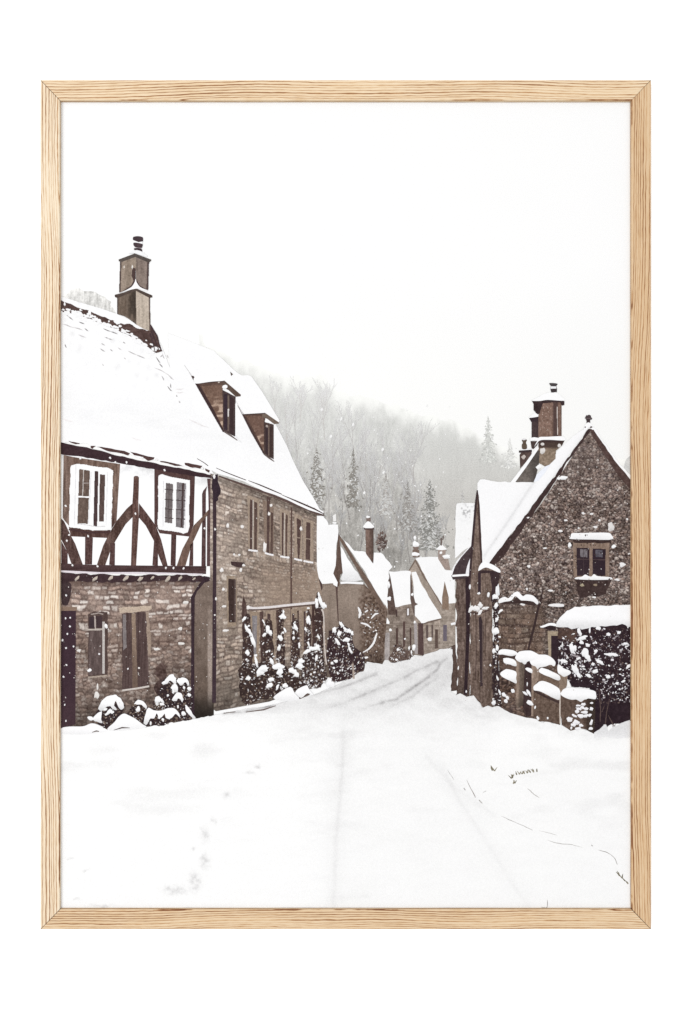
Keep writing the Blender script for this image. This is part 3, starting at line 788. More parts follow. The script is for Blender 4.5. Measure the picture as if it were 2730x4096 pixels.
r2 = P(5, '-60 -40 200 60 352 120 380 150 430 195 510 272 560 315 600 340 660 338 690 352 780 480 860 612 940 745 930 770 905 780 935 835 1005 970 1060 1100 1150 1285 1240 1430 1300 1540 1335 1560 1330 1585 1200 1545 1100 1500 1010 1455 900 1410 800 1378 700 1330 620 1290 500 1252 390 1222 330 1190') + P(2, '1150 1420 1110 1260 1060 1120')
roof2 = put('roof', Ink().poly(r2, roof_tone, 16), house2, 'long steep roof under thick snow')
nl()
# dark slate edge lines beneath the snow at the eaves
k = Ink()
for t, w in (('370 1168 440 1200 540 1240 640 1278', 4), ('660 1282 760 1320 860 1362 960 1405', 6), ('960 1410 1100 1470 1250 1535 1335 1580', 8), ('200 1085 260 1120 300 1150', 3)): k.line(P(5, t), [2, w, 3], (74, 58, 56))
put('slate_edge', k, house2)
k = Ink()
for a in ('170 138 200 150 275 165 272 172 230 170 185 156', '370 183 420 190 400 200 385 215 372 205', '425 192 560 212 690 240 720 250 700 272 640 258 520 232 470 215', '722 236 760 248 860 275 940 292 930 312 880 318 830 288 760 275', '985 318 1060 332 1160 352 1200 372 1120 362 1000 336', '1210 335 1290 352 1370 365 1350 392 1280 382 1212 360', '1395 385 1440 410 1432 430 1400 410'):
    k.poly(P(3, a), tone((84, 62, 60), 14, 20, 6), 7, 2, 9)
put('slate_edge', k, house1)
# ridge with bare tiles and lumps of snow
k = Ink()
k.poly(P(2, '180 585 212 588 330 640 430 672 540 722 700 782 740 775 790 800 880 830 905 775 930 820 965 880 1000 990 940 1012 925 990 880 950 800 905 700 850 620 812 500 765 380 722 280 690 180 690'), lambda x, y: tone((84, 66, 62), 20, 12, 8, 3)(x, y) + 0, 5, 3, 9, 3, k=0)
rnd = random.Random(12)
line = P(2, '190 690 280 668 380 705 500 752 620 800 700 835 800 895 900 960 960 1010')
for i in range(105):
    t = rnd.uniform(0, len(line) - 1.01); j = int(t); f = t - j
    x, y = line[j][0] * (1 - f) + line[j + 1][0] * f, line[j][1] * (1 - f) + line[j + 1][1] * f
    k.blob(x + rnd.gauss(0, 8), y + rnd.uniform(-9, 18) + (0 if i % 5 else -12), rnd.uniform(4, 13), rnd.uniform(3, 6.5), (249, 249, 250), .35, i, .96, 1 + i % 3, 9)
for t, rx, ry in (('235 620', 4, 8), ('432 690', 7, 14), ('270 665', 6, 5), ('470 720', 6, 5)): k.blob(*P(2, t)[0], rx, ry, k=4)
for t in ('905 785 960 870 992 985', '915 830 950 920 975 985', '905 850 930 930 945 1000'): k.line(P(2, t), [7, 5, 3], (70, 54, 58), 5)
nl()
put('ridge_tiles', k, house1)
k = Ink()
for t, g in (('230 690 300 745', 110), ('345 762 390 775', 70), ('390 812 420 832', 100), ('540 815 600 838 650 858', 84), ('215 775 270 795 330 812 380 828', 186), ('340 862 400 882', 180), ('545 880 610 900', 150),
             ('690 918 710 928', 130), ('520 930 550 942', 160), ('510 970 550 992', 140), ('590 975 610 988', 150), ('650 962 680 980', 190), ('735 985 800 1018 865 1045', 150), ('700 1042 715 1050', 180), ('530 1090 540 1102', 186),
             ('950 1035 985 1085', 84), ('975 1085 1005 1120', 90), ('995 1180 1015 1225', 150), ('1040 1265 1080 1305', 96), ('1065 1245 1072 1280', 110), ('940 1120 1000 1145 1060 1190 1095 1215', 186), ('1110 1335 1122 1345', 110),
             ('1130 1380 1145 1392', 150), ('985 1035 1000 1020', 150), ('235 935 248 962', 100), ('1035 1020 1050 1040', 190), ('1000 1010 1020 1050', 170), ('1210 1525 1280 1560 1360 1588', 226), ('220 1520 300 1545', 236), ('760 1668 830 1690', 236),
             ('1105 1290 1170 1285', 222), ('1110 1315 1165 1312', 226)):
    g = g + (250 - g) * .18; h = g + (250 - g) * .65
    k.line(rough(curve(P(2, t), 3, False), 2, 7, len(t), False), [1.5, 4.5, 3, 5, 1.5] if g < 205 else [3, 7, 3], [(h, h - 2, h - 2), (g, g - 4, g - 3), (h, h - 2, h - 2), (g, g - 4, g - 3), (h, h - 2, h - 2)])
put('tile_gap', k, house1, stuff=True)

# ---- chimney on the left
nl()
k = Ink()
k.poly(P(2, '648 562 795 505 797 782 740 738 700 715 648 700'), lambda x, y: tone((112, 98, 87), 22, 7, 40, 3)(x, y) * (1 - .38 * sst(500, 535, x) * sst(500 + 62, 540, x) * sst(.35, .6, fbm(x / 20, y / 40, 5)))[:, None], 4, k=0)
k.poly(P(2, '795 505 905 562 905 832 860 818 797 782'), tone((188, 175, 161), 24, 6, 60, 5), 4, k=0)
k.poly(P(2, '682 280 790 245 790 450 765 485 672 532 665 430'), tone((150, 135, 122), 24, 9, 40, 6), 4, k=0)
k.poly(P(2, '790 245 893 290 885 512 830 490 795 440'), tone((134, 120, 112), 22, 9, 30, 7), 4, k=0)
k.line(P(2, '676 285 668 530'), 6, (86, 72, 68), 1); k.line(P(2, '890 290 883 510'), 7, (82, 68, 66), 1); k.line(P(2, '900 565 902 830'), 5, (104, 90, 82), 1); k.line(P(2, '652 570 652 700'), 5, (86, 72, 68), 1)
k.line(P(2, '778 340 776 400 785 440 760 480 680 528'), [12, 16, 10, 6, 3], (78, 62, 60), 1); k.line(P(2, '798 440 820 480 880 510'), [8, 6, 3], (78, 62, 60), 1); k.line(P(2, '790 255 790 330'), 6, (156, 142, 128), 1)
put('chimney', k, house1, 'tall square stone chimney stack')
nl()
k = Ink()
k.poly(P(2, '628 548 700 530 790 495 922 553 922 568 900 573 795 517 650 573 630 566'), tone((84, 72, 66), 8), 7)
put('chimney_moulding', k, house1)
k = Ink(); k.poly(P(2, '658 272 785 224 914 272 912 282 895 297 790 252 680 292 660 285'), tone((88, 80, 76), 8), 7); put('chimney_moulding', k, house1)
nl()
k = Ink(); k.poly(curve(P(2, '672 532 720 510 762 484 784 450 792 422 800 450 828 488 888 514 860 516 795 500'), 4), WHITE)
k.poly(curve(P(2, '735 226 765 208 800 198 845 212 885 248 840 240 785 222'), 4), (246, 246, 247)); k.blob(*P(2, '702 330')[0], 3, 7, (220, 212, 204)); k.blob(*P(2, '766 330')[0], 3, 8, (230, 226, 222))
put('snow_cap', k, house1)
k = Ink()
k.poly(curve(P(2, '771 100 782 92 810 89 840 94 849 104 846 132 815 138 775 122'), 3), tone((72, 59, 64), 5), k=0)
k.poly(P(2, '774 120 815 136 846 130 845 152 815 150 775 142'), WHITE, k=1)
k.poly(curve(P(2, '775 142 800 140 844 150 846 165 834 184 800 180 778 164'), 3), tone((76, 62, 66), 5), k=2)
k.poly(P(2, '782 176 838 182 836 190 782 186'), (222, 216, 218), k=3)
k.poly(curve(P(2, '778 186 810 180 840 190 838 218 800 202 785 198'), 3), tone((68, 55, 60), 5), k=4)
put('chimney_pot', k, house1)

# ---- dormers
nl()
k = Ink()
k.poly(P(5, '195 412 440 386 432 470 440 842 430 835 345 690'), tone((96, 76, 68), 14, 20, 6), 6, k=0)
k.poly(P(5, '238 436 425 425 430 500 432 815 350 665'), lambda x, y: mix((116, 92, 80), (196, 172, 154), sst(.45, .62, vn(x / 24, (y + x * .1) / 8.5, 3)) * sst(1560, 1660, y)) + ((vn(x / 4, y / 4) - .5) * 24)[:, None], 4, k=1)
k.line(P(5, '148 338 205 425 330 640 440 845'), [4, 12, 14, 8], (66, 50, 50), 2)
dorm = put('dormer', k, house2, 'upper dormer with stone cheek')
k = Ink()
k.poly(P(5, '612 690 815 680 808 760 802 1045 720 895'), tone((92, 72, 64), 12, 20, 6), 6, k=0)
k.poly(P(5, '645 705 790 700 800 780 800 1020 735 880'), lambda x, y: mix((112, 88, 78), (182, 158, 142), sst(.5, .66, vn(x / 24, (y + x * .1) / 8.5, 5)) * sst(1690, 1760, y)) + ((vn(x / 4, y / 4) - .5) * 24)[:, None], 4, k=1)
k.line(P(5, '566 610 612 690 700 860 802 1045'), [2, 7, 9, 6], (72, 56, 54), 2)
put('dormer', k, house2, 'lower dormer with stone cheek')
nl()
k = Ink()
k.poly(P(5, '428 470 545 530 542 888 438 838'), tone((74, 60, 60), 10, 5, 60, 3), 5, k=0)
k.poly(P(5, '444 510 470 505 470 830 444 822'), (58, 46, 54), k=1); k.poly(P(5, '495 530 528 545 522 870 495 855'), (62, 48, 50), k=1)
k.line(P(5, '482 520 480 840'), 6, (112, 98, 90), 2); k.line(P(5, '482 640 480 710'), 5, (216, 212, 210), 3); k.line(P(5, '540 800 538 885'), 4, (60, 48, 50), 2)
put('window', k, house2)
k = Ink()
k.poly(P(5, '798 755 888 780 886 1092 798 1045'), tone((76, 61, 58), 10, 5, 60, 4), 5, k=0)
k.poly(P(5, '812 800 838 800 834 1050 812 1040'), (60, 47, 50), k=1); k.poly(P(5, '850 800 872 806 868 1075 850 1065'), (66, 52, 50), k=1); k.line(P(5, '842 790 842 1060'), 4, (112, 96, 88), 2); k.blob(*P(5, '826 795')[0], 5, 6, (176, 164, 158), k=3)
put('window', k, house2)
k = Ink(); k.poly(P(5, '432 392 445 386 594 514 590 528 548 532 480 470 425 450'), tone((94, 78, 70), 10), 6); k.line(P(5, '200 416 440 389'), 4, (70, 54, 52), 1); k.blob(*P(5, '450 446')[0], 11, 10, k=2); k.blob(*P(5, '395 402')[0], 4, 3, (200, 190, 180), k=2)
put('barge_board', k, house2)
k = Ink(); k.poly(P(5, '782 690 815 679 937 764 930 772 892 778 830 730 785 715'), tone((112, 98, 88), 10), 6); k.line(P(5, '612 692 812 680'), 4, (74, 58, 56), 1); put('barge_board', k, house2)
k = Ink(); k.line(P(5, '442 842 500 878 562 922'), [6, 7, 3], (112, 100, 96)); put('window_sill', k, house2)
k = Ink(); k.line(P(5, '800 1045 850 1082 892 1112'), [5, 7, 3], (104, 92, 88)); put('window_sill', k, house2)
nl()
k = Ink(); k.poly(curve(P(5, '170 372 182 358 230 346 340 344 430 352 445 386 330 396 195 414 175 395'), 4), WHITE)
k.poly(P(5, '148 345 170 345 180 362 172 378'), (84, 70, 68), k=1); k.poly(P(5, '496 306 524 330 506 346'), (96, 86, 82), k=1); k.line(P(5, '84 245 130 310 152 345'), [1.5, 2.5, 4], (206, 204, 204), k=1)
k.line(P(5, '545 560 575 620 612 688'), [1.5, 2, 4], (214, 212, 214), k=1); k.line(P(5, '545 880 575 925 600 940'), [6, 4, 2], (236, 236, 238), k=1)
put('snow_cap', k, house2)
# lumps of snow on the wall of the stone house
k = Ink()
for t, rx, ry in (('313 595', 6, 10), ('445 603', 8, 8), ('660 800', 8, 22), ('462 968', 7, 6), ('435 1012', 6, 10), ('255 1012', 8, 9), ('370 865', 5, 6), ('420 868', 5, 5), ('268 1195', 6, 7), ('275 1352', 9, 5), ('290 1580', 16, 6), ('700 485', 6, 9), ('1000 625', 5, 10), ('200 1283', 5, 7), ('190 625', 3, 4), ('188 1435', 4, 4), ('185 130', 6, 8), ('720 405', 6, 6), ('505 1365', 8, 8)): k.blob(*P(6, t)[0], rx, ry, (240, 236, 234))
put('snow_patch', k, house2)

# ================================================================== right-hand houses
LEFT = layer
nl(START)
put('far_roof', Ink().poly(P(8, '90 946 225 944 205 1250 190 1262 130 1300 75 1355 80 1000'), lambda x, y: snowflat(247, 3, 4)(x, y) - (60 * sst(.62, .72, vn(x / 8, y / 6, 4)) * np.exp(-((y - 2045) / 26.) ** 2) * sst(1835, 1850, x))[:, None], 6, 2, 9), art, 'snowy roof edge seen behind the right-hand houses')
nl()
# low lean-to with slate and its column
lean = put('lean_to', Ink().poly(P(9, '78 215 190 190 185 1090 80 1080 95 1000'), lambda x, y: tone((102, 86, 79), 36, 6, 30, 3, fine=20)(x, y) * (1 - .2 * sst(2700, 2800, y))[:, None], 4, 5, 10), art, 'narrow stone lean-to with a dark slate roof')
put('buttress', Ink().poly(P(9, '52 705 85 700 95 1030 42 1035 50 900'), tone((84, 68, 62), 14, 8, 14, 3), 6, 4, 9), lean)
nl()
put('roof', Ink().poly(P(8, '48 1482 75 1410 130 1320 192 1258 195 1345 165 1430 170 1500 60 1510'), tone((72, 60, 62), 12, 18, 8, 4), 6), lean)
k = Ink(); k.poly(P(8, '44 1470 60 1420 88 1370 192 1254 192 1264 120 1345 75 1412 52 1480'), (244, 243, 245)); k.line(P(8, '55 1482 110 1478 175 1474'), 8, WHITE); k.poly(curve(P(8, '155 1480 158 1440 172 1390 192 1350 190 1440 180 1480'), 3), (240, 239, 242)); nl(); put('snow_cap', k, lean)

nl()
# main gable wall
def gw_post(b, x, y):
    # coarser, smoother courses of larger stones low down at the left, grey at the top
    low = sst(2390, 2470, y) * (1 - sst(2160, 2200, x))
    cs = masonry(P(9, '380 380 760 380 760 780 380 780'), 9, 7, (124, 104, 92), (74, 58, 53), (160, 144, 130), .12, 6, None, 1, .09, 16)(x, y)
    b = b * (1 - low)[:, None] + cs * low[:, None]
    b = b * (1 - .12 * sst(2330, 2420, y))[:, None]
    b = b + (62 * sst(.80, .95, vn(x / 3.1, y / 3.1, 71)) - 46 * sst(.80, .95, vn(x / 3.3, y / 3.3, 72)))[:, None]
    return mix(b, [126, 115, 110], .25 * sst(1990, 1850, y))
gable = put('stone_gable_house', Ink().poly(P(8, '1065 412 1090 425 1240 650 1380 850 1380 2110 385 2110 395 1430 330 1405 420 1330 720 940 940 600'), rubble(8.5, (126, 110, 102), (58, 46, 46), (196, 185, 177), .18, 4, 34, gw_post), 3.4), art, 'big rubble-stone house with a steep gable and a ball finial')
nl()
# snow roofs
def rroof(x, y):
    b = 250 + (fbm(x / 70, y / 70, 4) - .5) * 4
    ln = P(8, '655 792 480 1060 290 1335')
    b = b - 16 * np.exp(-(dline(x, y, ln) / 5.) ** 2) - 4 * np.exp(-(dline(x, y, ln) / 22.) ** 2)
    b = b - 8 * np.exp(-(dline(x, y, P(8, '330 1390 560 1080 830 712 1000 472')) / 10.) ** 2)
    return np.column_stack([b, b - .3, b + 1])
put('roof', Ink().poly(P(8, '1062 392 1045 408 1000 474 830 716 700 890 560 1084 400 1290 335 1392 275 1395 268 1200 250 900 238 850 240 800 262 768 330 780 480 790 655 792 690 742 800 600 880 505 1020 396'), rroof, 8, 2.5, 9, 3), gable, 'steep roof under thick snow')
put('roof', Ink().poly(P(8, '1085 378 1110 398 1200 530 1290 660 1380 745 1380 800 1240 620 1105 420'), snowflat(250, 2), 8, 2, 9, 4), gable)
nl()
put('barge_board', Ink().poly(P(8, '1066 392 1082 412 930 606 700 958 410 1370 355 1402 322 1392 400 1288 560 1084 830 718 1000 478'), tone((66, 51, 50), 14, 12, 12, 4), 5, 3, 9), gable)
put('barge_board', Ink().poly(P(8, '1066 392 1100 406 1250 628 1380 782 1380 862 1250 704 1190 610 1082 440'), tone((84, 66, 62), 18, 10, 10, 5), 5, 2, 9), gable)
k = Ink(); k.poly(P(8, '1046 335 1072 335 1074 372 1044 372'), (74, 62, 64)); k.blob(*P(8, '1057 318')[0], 14.5, 14, (78, 66, 68), 0, 2, .8, 1, 18); k.line(P(8, '1032 320 1083 320'), 2, (112, 100, 100), 2)
put('finial', k, gable, 'stone ball finial on the gable top')
k = Ink(); k.poly(curve(P(8, '1022 392 1040 362 1060 350 1085 365 1102 400 1085 402 1066 384 1045 400'), 4), WHITE); k.blob(*P(8, '1080 385')[0], 5, 5, (110, 98, 96), k=1); k.blob(*P(8, '1035 385')[0], 3, 4, (120, 108, 106), k=1)
nl(); put('snow_cap', k, gable)
# narrow second gable
nl()
sg = put('narrow_gable', Ink().poly(P(8, '238 862 250 980 262 1250 275 1390 330 1390 400 1440 405 1700 350 1720 350 1900 400 2440 290 2460 230 2390 185 2370 190 1640 178 1600 200 1250'), lambda x, y: tone((116, 99, 90), 38, 6, 36, 3, (100, 84, 76), 2400, 2850, 22)(x, y), 4, 3, 10), gable, 'narrow porch gable at the street corner')
nl()
k = Ink(); k.line(P(8, '240 850 228 960 205 1230 190 1420 178 1600'), [5, 9, 9, 9, 8], (62, 48, 50)); put('barge_board', k, gable)
k = Ink(); k.line(P(8, '240 850 250 960 262 1230 272 1400'), [4, 8, 9, 7], (72, 56, 54)); put('barge_board', k, gable)
k = Ink(); k.poly(P(8, '252 1440 405 1448 400 1500 388 1570 372 1610 352 1680 335 1660 350 1560 340 1500 330 1460 262 1470'), tone((62, 48, 50), 10), 6, 3, 9); put('porch_eaves', k, gable)
k = Ink(); k.poly(P(9, '152 205 188 195 183 600 165 1070 140 1065 158 600'), tone((50, 37, 42), 5), 7); put('drainpipe', k, gable)
k = Ink(); k.poly(P(9, '245 165 266 160 266 322 245 325'), (58, 45, 50)); put('slit_window', k, gable)
k = Ink(); k.poly(P(9, '250 500 268 490 285 560 280 1000 262 1010 256 700'), tone((56, 44, 48), 8, 5, 30), 7); k.line(P(9, '278 540 276 980'), 2.5, (110, 94, 88), 1); put('slit_window', k, gable)
k = Ink(); k.line(P(9, '228 460 232 700 228 960'), 3, (72, 56, 54)); k.line(P(9, '302 440 300 780'), 2.5, (84, 68, 62)); k.line(P(9, '288 812 345 808'), 2.5, (80, 64, 60)); put('stone_joint', k, gable)
nl()
k = Ink(); k.poly(curve(P(8, '246 1442 258 1405 285 1378 325 1388 370 1408 408 1440 402 1458 340 1432 300 1420 256 1442'), 4), WHITE, k=0)
for t, rx, ry in (('390 1590', 9, 26), ('375 1640', 14, 12), ('322 1620', 7, 10), ('250 1612', 8, 6), ('185 1560', 4, 12)): k.blob(*P(8, t)[0], rx, ry, (244, 244, 246), k=1)
put('snow_cap', k, gable)

# chimneys
nl()
k = Ink()
k.poly(P(8, '570 560 640 556 640 582 600 640 556 690 552 590'), tone((88, 72, 68), 14, 8, 10), 5, k=0); k.poly(P(8, '546 558 642 552 642 568 548 574'), (62, 50, 52), k=1); k.line(P(8, '562 552 636 546'), 5, (244, 244, 246), 2); k.blob(*P(8, '580 605')[0], 9, 9, (196, 186, 180), k=2)
put('chimney', k, gable)
k = Ink(); k.poly(curve(P(8, '568 480 588 472 605 480 598 500 606 520 602 546 572 546 568 515 576 500'), 3), tone((92, 78, 66), 12)); k.blob(*P(8, '586 474')[0], 8, 4, (232, 230, 232), k=1); put('chimney_pot', k, gable)
k = Ink()
k.poly(P(8, '640 335 692 330 692 470 640 470'), tone((70, 57, 58), 12, 6, 12), 5, k=0); k.poly(P(8, '622 318 692 306 692 340 638 348'), tone((58, 46, 50), 6), k=1)
k.poly(P(8, '632 488 692 488 680 520 652 548 640 540'), tone((70, 58, 54), 8), k=1); k.poly(curve(P(8, '622 316 645 292 665 282 692 290 692 306'), 3), WHITE, k=2); k.line(P(8, '630 476 660 470 692 476'), 12, WHITE, 2)
put('chimney', k, gable, 'thin darker chimney behind the big one')
nl()
k = Ink(); k.poly(P(8, '520 790 600 680 680 556 700 560 695 650 672 750 655 790'), lambda x, y: tone((108, 100, 95), 18, 14, 14, 3)(x, y) * (1 - .25 * sst(2110, 2140, x))[:, None], 5); put('roof_slope', k, gable)
k = Ink(); k.poly(P(8, '484 792 570 682 668 548 690 528 692 545 600 680 518 792'), WHITE); k.blob(*P(8, '695 680')[0], 13, 11, WHITE, k=1); k.poly(P(8, '655 790 668 745 700 710 760 660 790 640 740 720 690 780'), (240, 243, 251), k=1); put('snow_cap', k, gable)
k = Ink()
def ch_tone(x, y):
    b = tone((128, 104, 93), 22, 5, 14, 3, fine=16)(x, y)
    p = sst(2210, 2216, x) * sst(2236, 2230, x)
    return mix(b, [76, 60, 58], p * .85) * (1 - .12 * sst(2236, 2240, x))[:, None]
k.poly(P(8, '690 198 862 195 862 458 690 458'), ch_tone, 3.6, k=0)
k.poly(P(8, '688 478 882 484 868 512 820 560 818 622 770 660 735 672 700 655 688 640'), lambda x, y: mix(tone((140, 123, 107), 30, 12, 9, 5, fine=14)(x, y), [76, 62, 56], 1 - sst(1785, 1800, y)), 4, 2, 9, k=0)
k.poly(P(8, '645 188 760 182 882 190 880 222 862 226 850 205 720 206 712 240 700 280 682 290 668 272 655 255 656 212'), tone((62, 49, 50), 10), 5, 2, 9, k=1)
k.poly(P(8, '688 478 884 482 872 500 690 496'), (66, 52, 50), k=1)
k.line(P(8, '828 235 832 440'), 2.5, (214, 204, 198), 2)
put('chimney', k, gable, 'big octagonal brick chimney')
k = Ink(); k.poly(curve(P(8, '640 190 665 175 692 162 730 140 775 130 830 136 862 160 882 190 760 184 700 192'), 4), WHITE, k=0); k.poly(curve(P(8, '660 530 672 505 690 474 700 458 760 456 860 452 886 466 880 484 760 478 700 484 676 510'), 4), WHITE, k=0)
for t, rx, ry in (('720 510', 8, 6), ('725 560', 12, 13), ('845 520', 8, 10)): k.blob(*P(8, t)[0], rx, ry, (224, 220, 216), k=1)
rnd = random.Random(3)
for i in range(30): k.blob(*P(8, f'{rnd.uniform(700, 790)} {rnd.uniform(230, 430)}')[0], rnd.uniform(1, 1.8), rnd.uniform(1.4, 2.6), (186, 170, 160), 0, i, .95, 1, 6)
nl(); put('snow_cap', k, gable)
k = Ink(); k.poly(curve(P(8, '770 62 800 60 832 66 822 82 826 100 800 100 780 98 782 82'), 3), tone((72, 66, 68), 6), k=0); k.poly(P(8, '782 84 820 84 824 102 780 102'), (240, 240, 242), k=1); k.poly(P(8, '778 102 828 100 826 128 812 126 786 132'), (66, 58, 60), k=2); put('chimney_pot', k, gable)

# window in the gable
k = Ink()
k.poly(P(8, '945 1228 1215 1235 1212 1490 950 1488'), tone((136, 116, 103), 20, 6, 20, 4), 5, k=0)
k.poly(P(8, '970 1275 1066 1277 1064 1482 974 1482'), tone((52, 40, 46), 5), k=1); k.poly(P(8, '1090 1280 1186 1284 1184 1482 1090 1482'), tone((50, 38, 45), 5), k=1)
k.poly(P(8, '998 1285 1052 1287 1050 1345 1000 1342'), tone((116, 110, 114), 22, 7, 9), 6, k=2); k.poly(P(8, '1110 1290 1165 1292 1162 1345 1112 1342'), tone((92, 88, 96), 20, 7, 9), 6, k=2)
k.line(P(8, '972 1358 1064 1360'), 2.5, (92, 76, 74), 3); k.line(P(8, '1090 1362 1185 1364'), 2.5, (88, 72, 72), 3); k.line(P(8, '1024 1280 1022 1480'), 2, (76, 62, 64), 3)
put('window', k, gable, 'two-light window with stone mullion and snowy sill')
nl()
k = Ink(); k.poly(P(8, '935 1205 1228 1208 1225 1240 950 1236'), tone((62, 48, 46), 8), 6, 2, 9); put('window_hood', k, gable)
k = Ink(); k.poly(P(8, '965 1508 1225 1508 1205 1575 1195 1620 1000 1640 970 1570'), tone((64, 50, 48), 12, 12, 12), 5, 5, 10); k.blob(*P(8, '1012 1550')[0], 9, 6, (176, 164, 140), k=1); k.blob(*P(8, '1110 1548')[0], 10, 5, (150, 134, 116), k=1); put('window_sill', k, gable)  # dark ledge, with the shading beneath it inked into the same patch
nl()
k = Ink(); k.poly(curve(P(8, '928 1195 938 1168 1000 1166 1190 1163 1228 1180 1230 1214 1080 1214 930 1210'), 4), snow(lo=238), k=0); k.poly(curve(P(8, '965 1506 972 1492 1010 1488 1035 1472 1062 1484 1082 1486 1100 1469 1130 1484 1222 1492 1224 1508 1100 1512'), 4), snow(lo=238), k=0)
k.blob(*P(8, '920 1255')[0], 9, 12, k=0); k.blob(*P(8, '1245 1264')[0], 10, 9, k=0); k.blob(*P(8, '1225 1120')[0], 13, 20, (226, 222, 220), k=0); k.blob(*P(8, '875 758')[0], 22, 7, k=0); k.blob(*P(8, '838 764')[0], 6, 6, k=1)
put('snow_cap', k, gable)
k = Ink(); rnd = random.Random(15)
for t, rx, ry in (('1020 1020', 6, 6), ('1080 1025', 9, 4), ('893 1072', 8, 5), ('850 1152', 10, 5), ('985 1130', 6, 4), ('1110 1122', 9, 5), ('740 1277', 9, 4), ('620 1412', 7, 7), ('1310 1400', 14, 10), ('1270 1510', 11, 5), ('780 1590', 11, 4), ('825 1700', 30, 7), ('575 1690', 12, 7), ('605 1580', 5, 5), ('490 1500', 6, 4), ('1345 1065', 5, 5), ('1140 1072', 5, 5), ('1360 1320', 6, 4), ('1100 1640', 9, 4), ('615 1052', 6, 4)): k.blob(*P(8, t)[0], rx, ry, (240, 238, 238), 0, 2, .9, 0)
nl()
put('snow_patch', k, gable)
k = Ink()
wallp = P(8, '1065 480 1360 900 1370 1700 420 1700 430 1400 720 1000')
leaves(k, wallp, 170, [(214, 204, 196), (190, 178, 168), (232, 228, 226)], (1.6, 3.6), 9, 1)
leaves(k, P(8, '1065 480 1360 900 1370 1700 420 1700 430 1400 720 1000'), 200, [(52, 40, 40), (64, 50, 48)], (2, 5), 10, 1)
nl()
put('wall_speck', k, gable, stuff=True)
# door under the hedge, diagonal branch
k = Ink(); k.poly(P(9, '758 598 846 600 846 640 838 640 836 632 786 632 786 795 764 785'), tone((164, 148, 128), 10, 8, 20), 6); put('door_frame', k, gable)
k = Ink(); k.poly(P(9, '784 632 838 632 836 880 800 830 784 800'), tone((52, 39, 45), 4), 9); put('door', k, gable)
k = Ink(); k.poly(P(9, '700 572 770 545 818 556 820 590 770 590 735 580'), tone((52, 40, 42), 6), k=0); k.poly(curve(P(9, '700 566 735 552 772 538 815 542 820 562 775 556 725 572'), 3), WHITE, k=1); put('door_hood', k, gable)
k = Ink(); k.line(curve(P(9, '722 290 712 350 688 430 660 560 628 680 615 742'), 4, False), [3, 6, 9, 9, 8, 6], (60, 46, 46)); put('branch', k, gable)
k = Ink(); k.poly(curve(P(9, '398 392 400 365 440 345 470 355 500 322 540 306 575 340 600 328 650 336 690 380 680 402 650 380 590 372 560 370 520 340 490 372 440 382'), 4), snow(lo=236), k=1)
k.poly(P(9, '400 390 500 378 530 345 560 372 640 380 680 400 660 412 560 392 440 400'), tone((64, 50, 48), 8), k=0); put('snow_ledge', k, gable)

# ---- climber and twigs on the narrow gable
nl()
foliage('climbing_plant', art, P(9, '352 372 382 340 398 430 390 560 400 700 398 900 410 1040 445 1160 420 1180 385 1150 350 1150 352 900 362 600'), 31, (56, 43, 45), 40, 26, (4, 8), (3, 6), 4, label='dark climber up the corner of the porch',
        extra=[(x, y, rx, ry, a) for (x, y), rx, ry, a in ((P(9, '375 598')[0], 14, 14, 0), (P(9, '384 510')[0], 6, 12, .3), (P(9, '378 412')[0], 7, 14, .3), (P(9, '375 345')[0], 11, 12, 0), (P(9, '362 745')[0], 7, 10, 0), (P(9, '386 722')[0], 7, 12, 0), (P(9, '410 450')[0], 12, 5, -.7), (P(9, '360 1125')[0], 8, 11, .3), (P(9, '404 640')[0], 6, 4, 0))])
k = Ink()
for t, rx, ry, a in (('190 435', 7, 16, .5), ('218 430', 12, 12, 0), ('240 432', 10, 14, -.5), ('262 405', 10, 12, 0), ('262 455', 6, 12, .8), ('300 428', 16, 6, -.15), ('255 470', 8, 5, -.5)): k.blob(*P(9, t)[0], rx, ry, (242, 240, 240), a, 3, .84, 1)
k.line(P(9, '180 460 260 470 330 440'), 4, (66, 50, 50), 0); put('snowy_twig', k, art)

# ================================================================== snowy ground
nl(max(layer, LEFT) + 1)
GROUND = layer
top = P(11, '118 268 235 255 300 240 340 256 365 270 430 268 550 258 700 234 800 216 940 192 1050 170 1190 148 1300 120 1390 98 1480 60') + \
    P(14, '470 1300 560 1230 650 1200 660 1110 760 1105 840 1115 880 1120 905 1065 950 1060 985 1100 1100 1090 1160 1065 1220 1055 1240 1020 1340 1010 1365 1025 1400 990 1568 945') + P(7, '1250 1452 1370 1440') + \
    P(9, '30 722 58 732 56 900 42 1036 82 1074 110 1060 160 1082 210 1070 240 1110 275 1160 320 1150 350 1162 400 1150 440 1180 485 1192 550 1150 570 1190 605 1232 640 1215 690 1262 725 1278 765 1262 800 1285 830 1275 860 1290 930 1332 990 1312 1050 1332 1110 1356 1180 1310 1260 1270 1376 1256')
TRK = [P(12, '575 38 545 60') + P(14, '1568 1180 1440 1290 1250 1420 1050 1560') + P(12, '300 240 200 270 100 310'), P(14, '1568 1085 1300 1200 1150 1290 950 1370 700 1480 500 1560') + P(12, '50 262 -60 300'),
       P(14, '800 1240 560 1340 400 1400 200 1445 0 1500'), P(14, '1568 1290 1400 1400 1250 1530') + P(12, '230 300 150 350'), P(11, '940 192 1050 180 1190 150')]
FOOT = [(1070, 488, 22, 9), (955, 600, 20, 18), (1110, 450, 22, 10), (885, 720, 16, 16), (850, 790, 22, 34), (790, 868, 12, 10), (845, 925, 26, 40), (800, 1030, 26, 50), (700, 1072, 60, 22), (180, 905, 14, 7), (210, 1120, 16, 8), (330, 1150, 60, 8), (260, 970, 20, 8)]
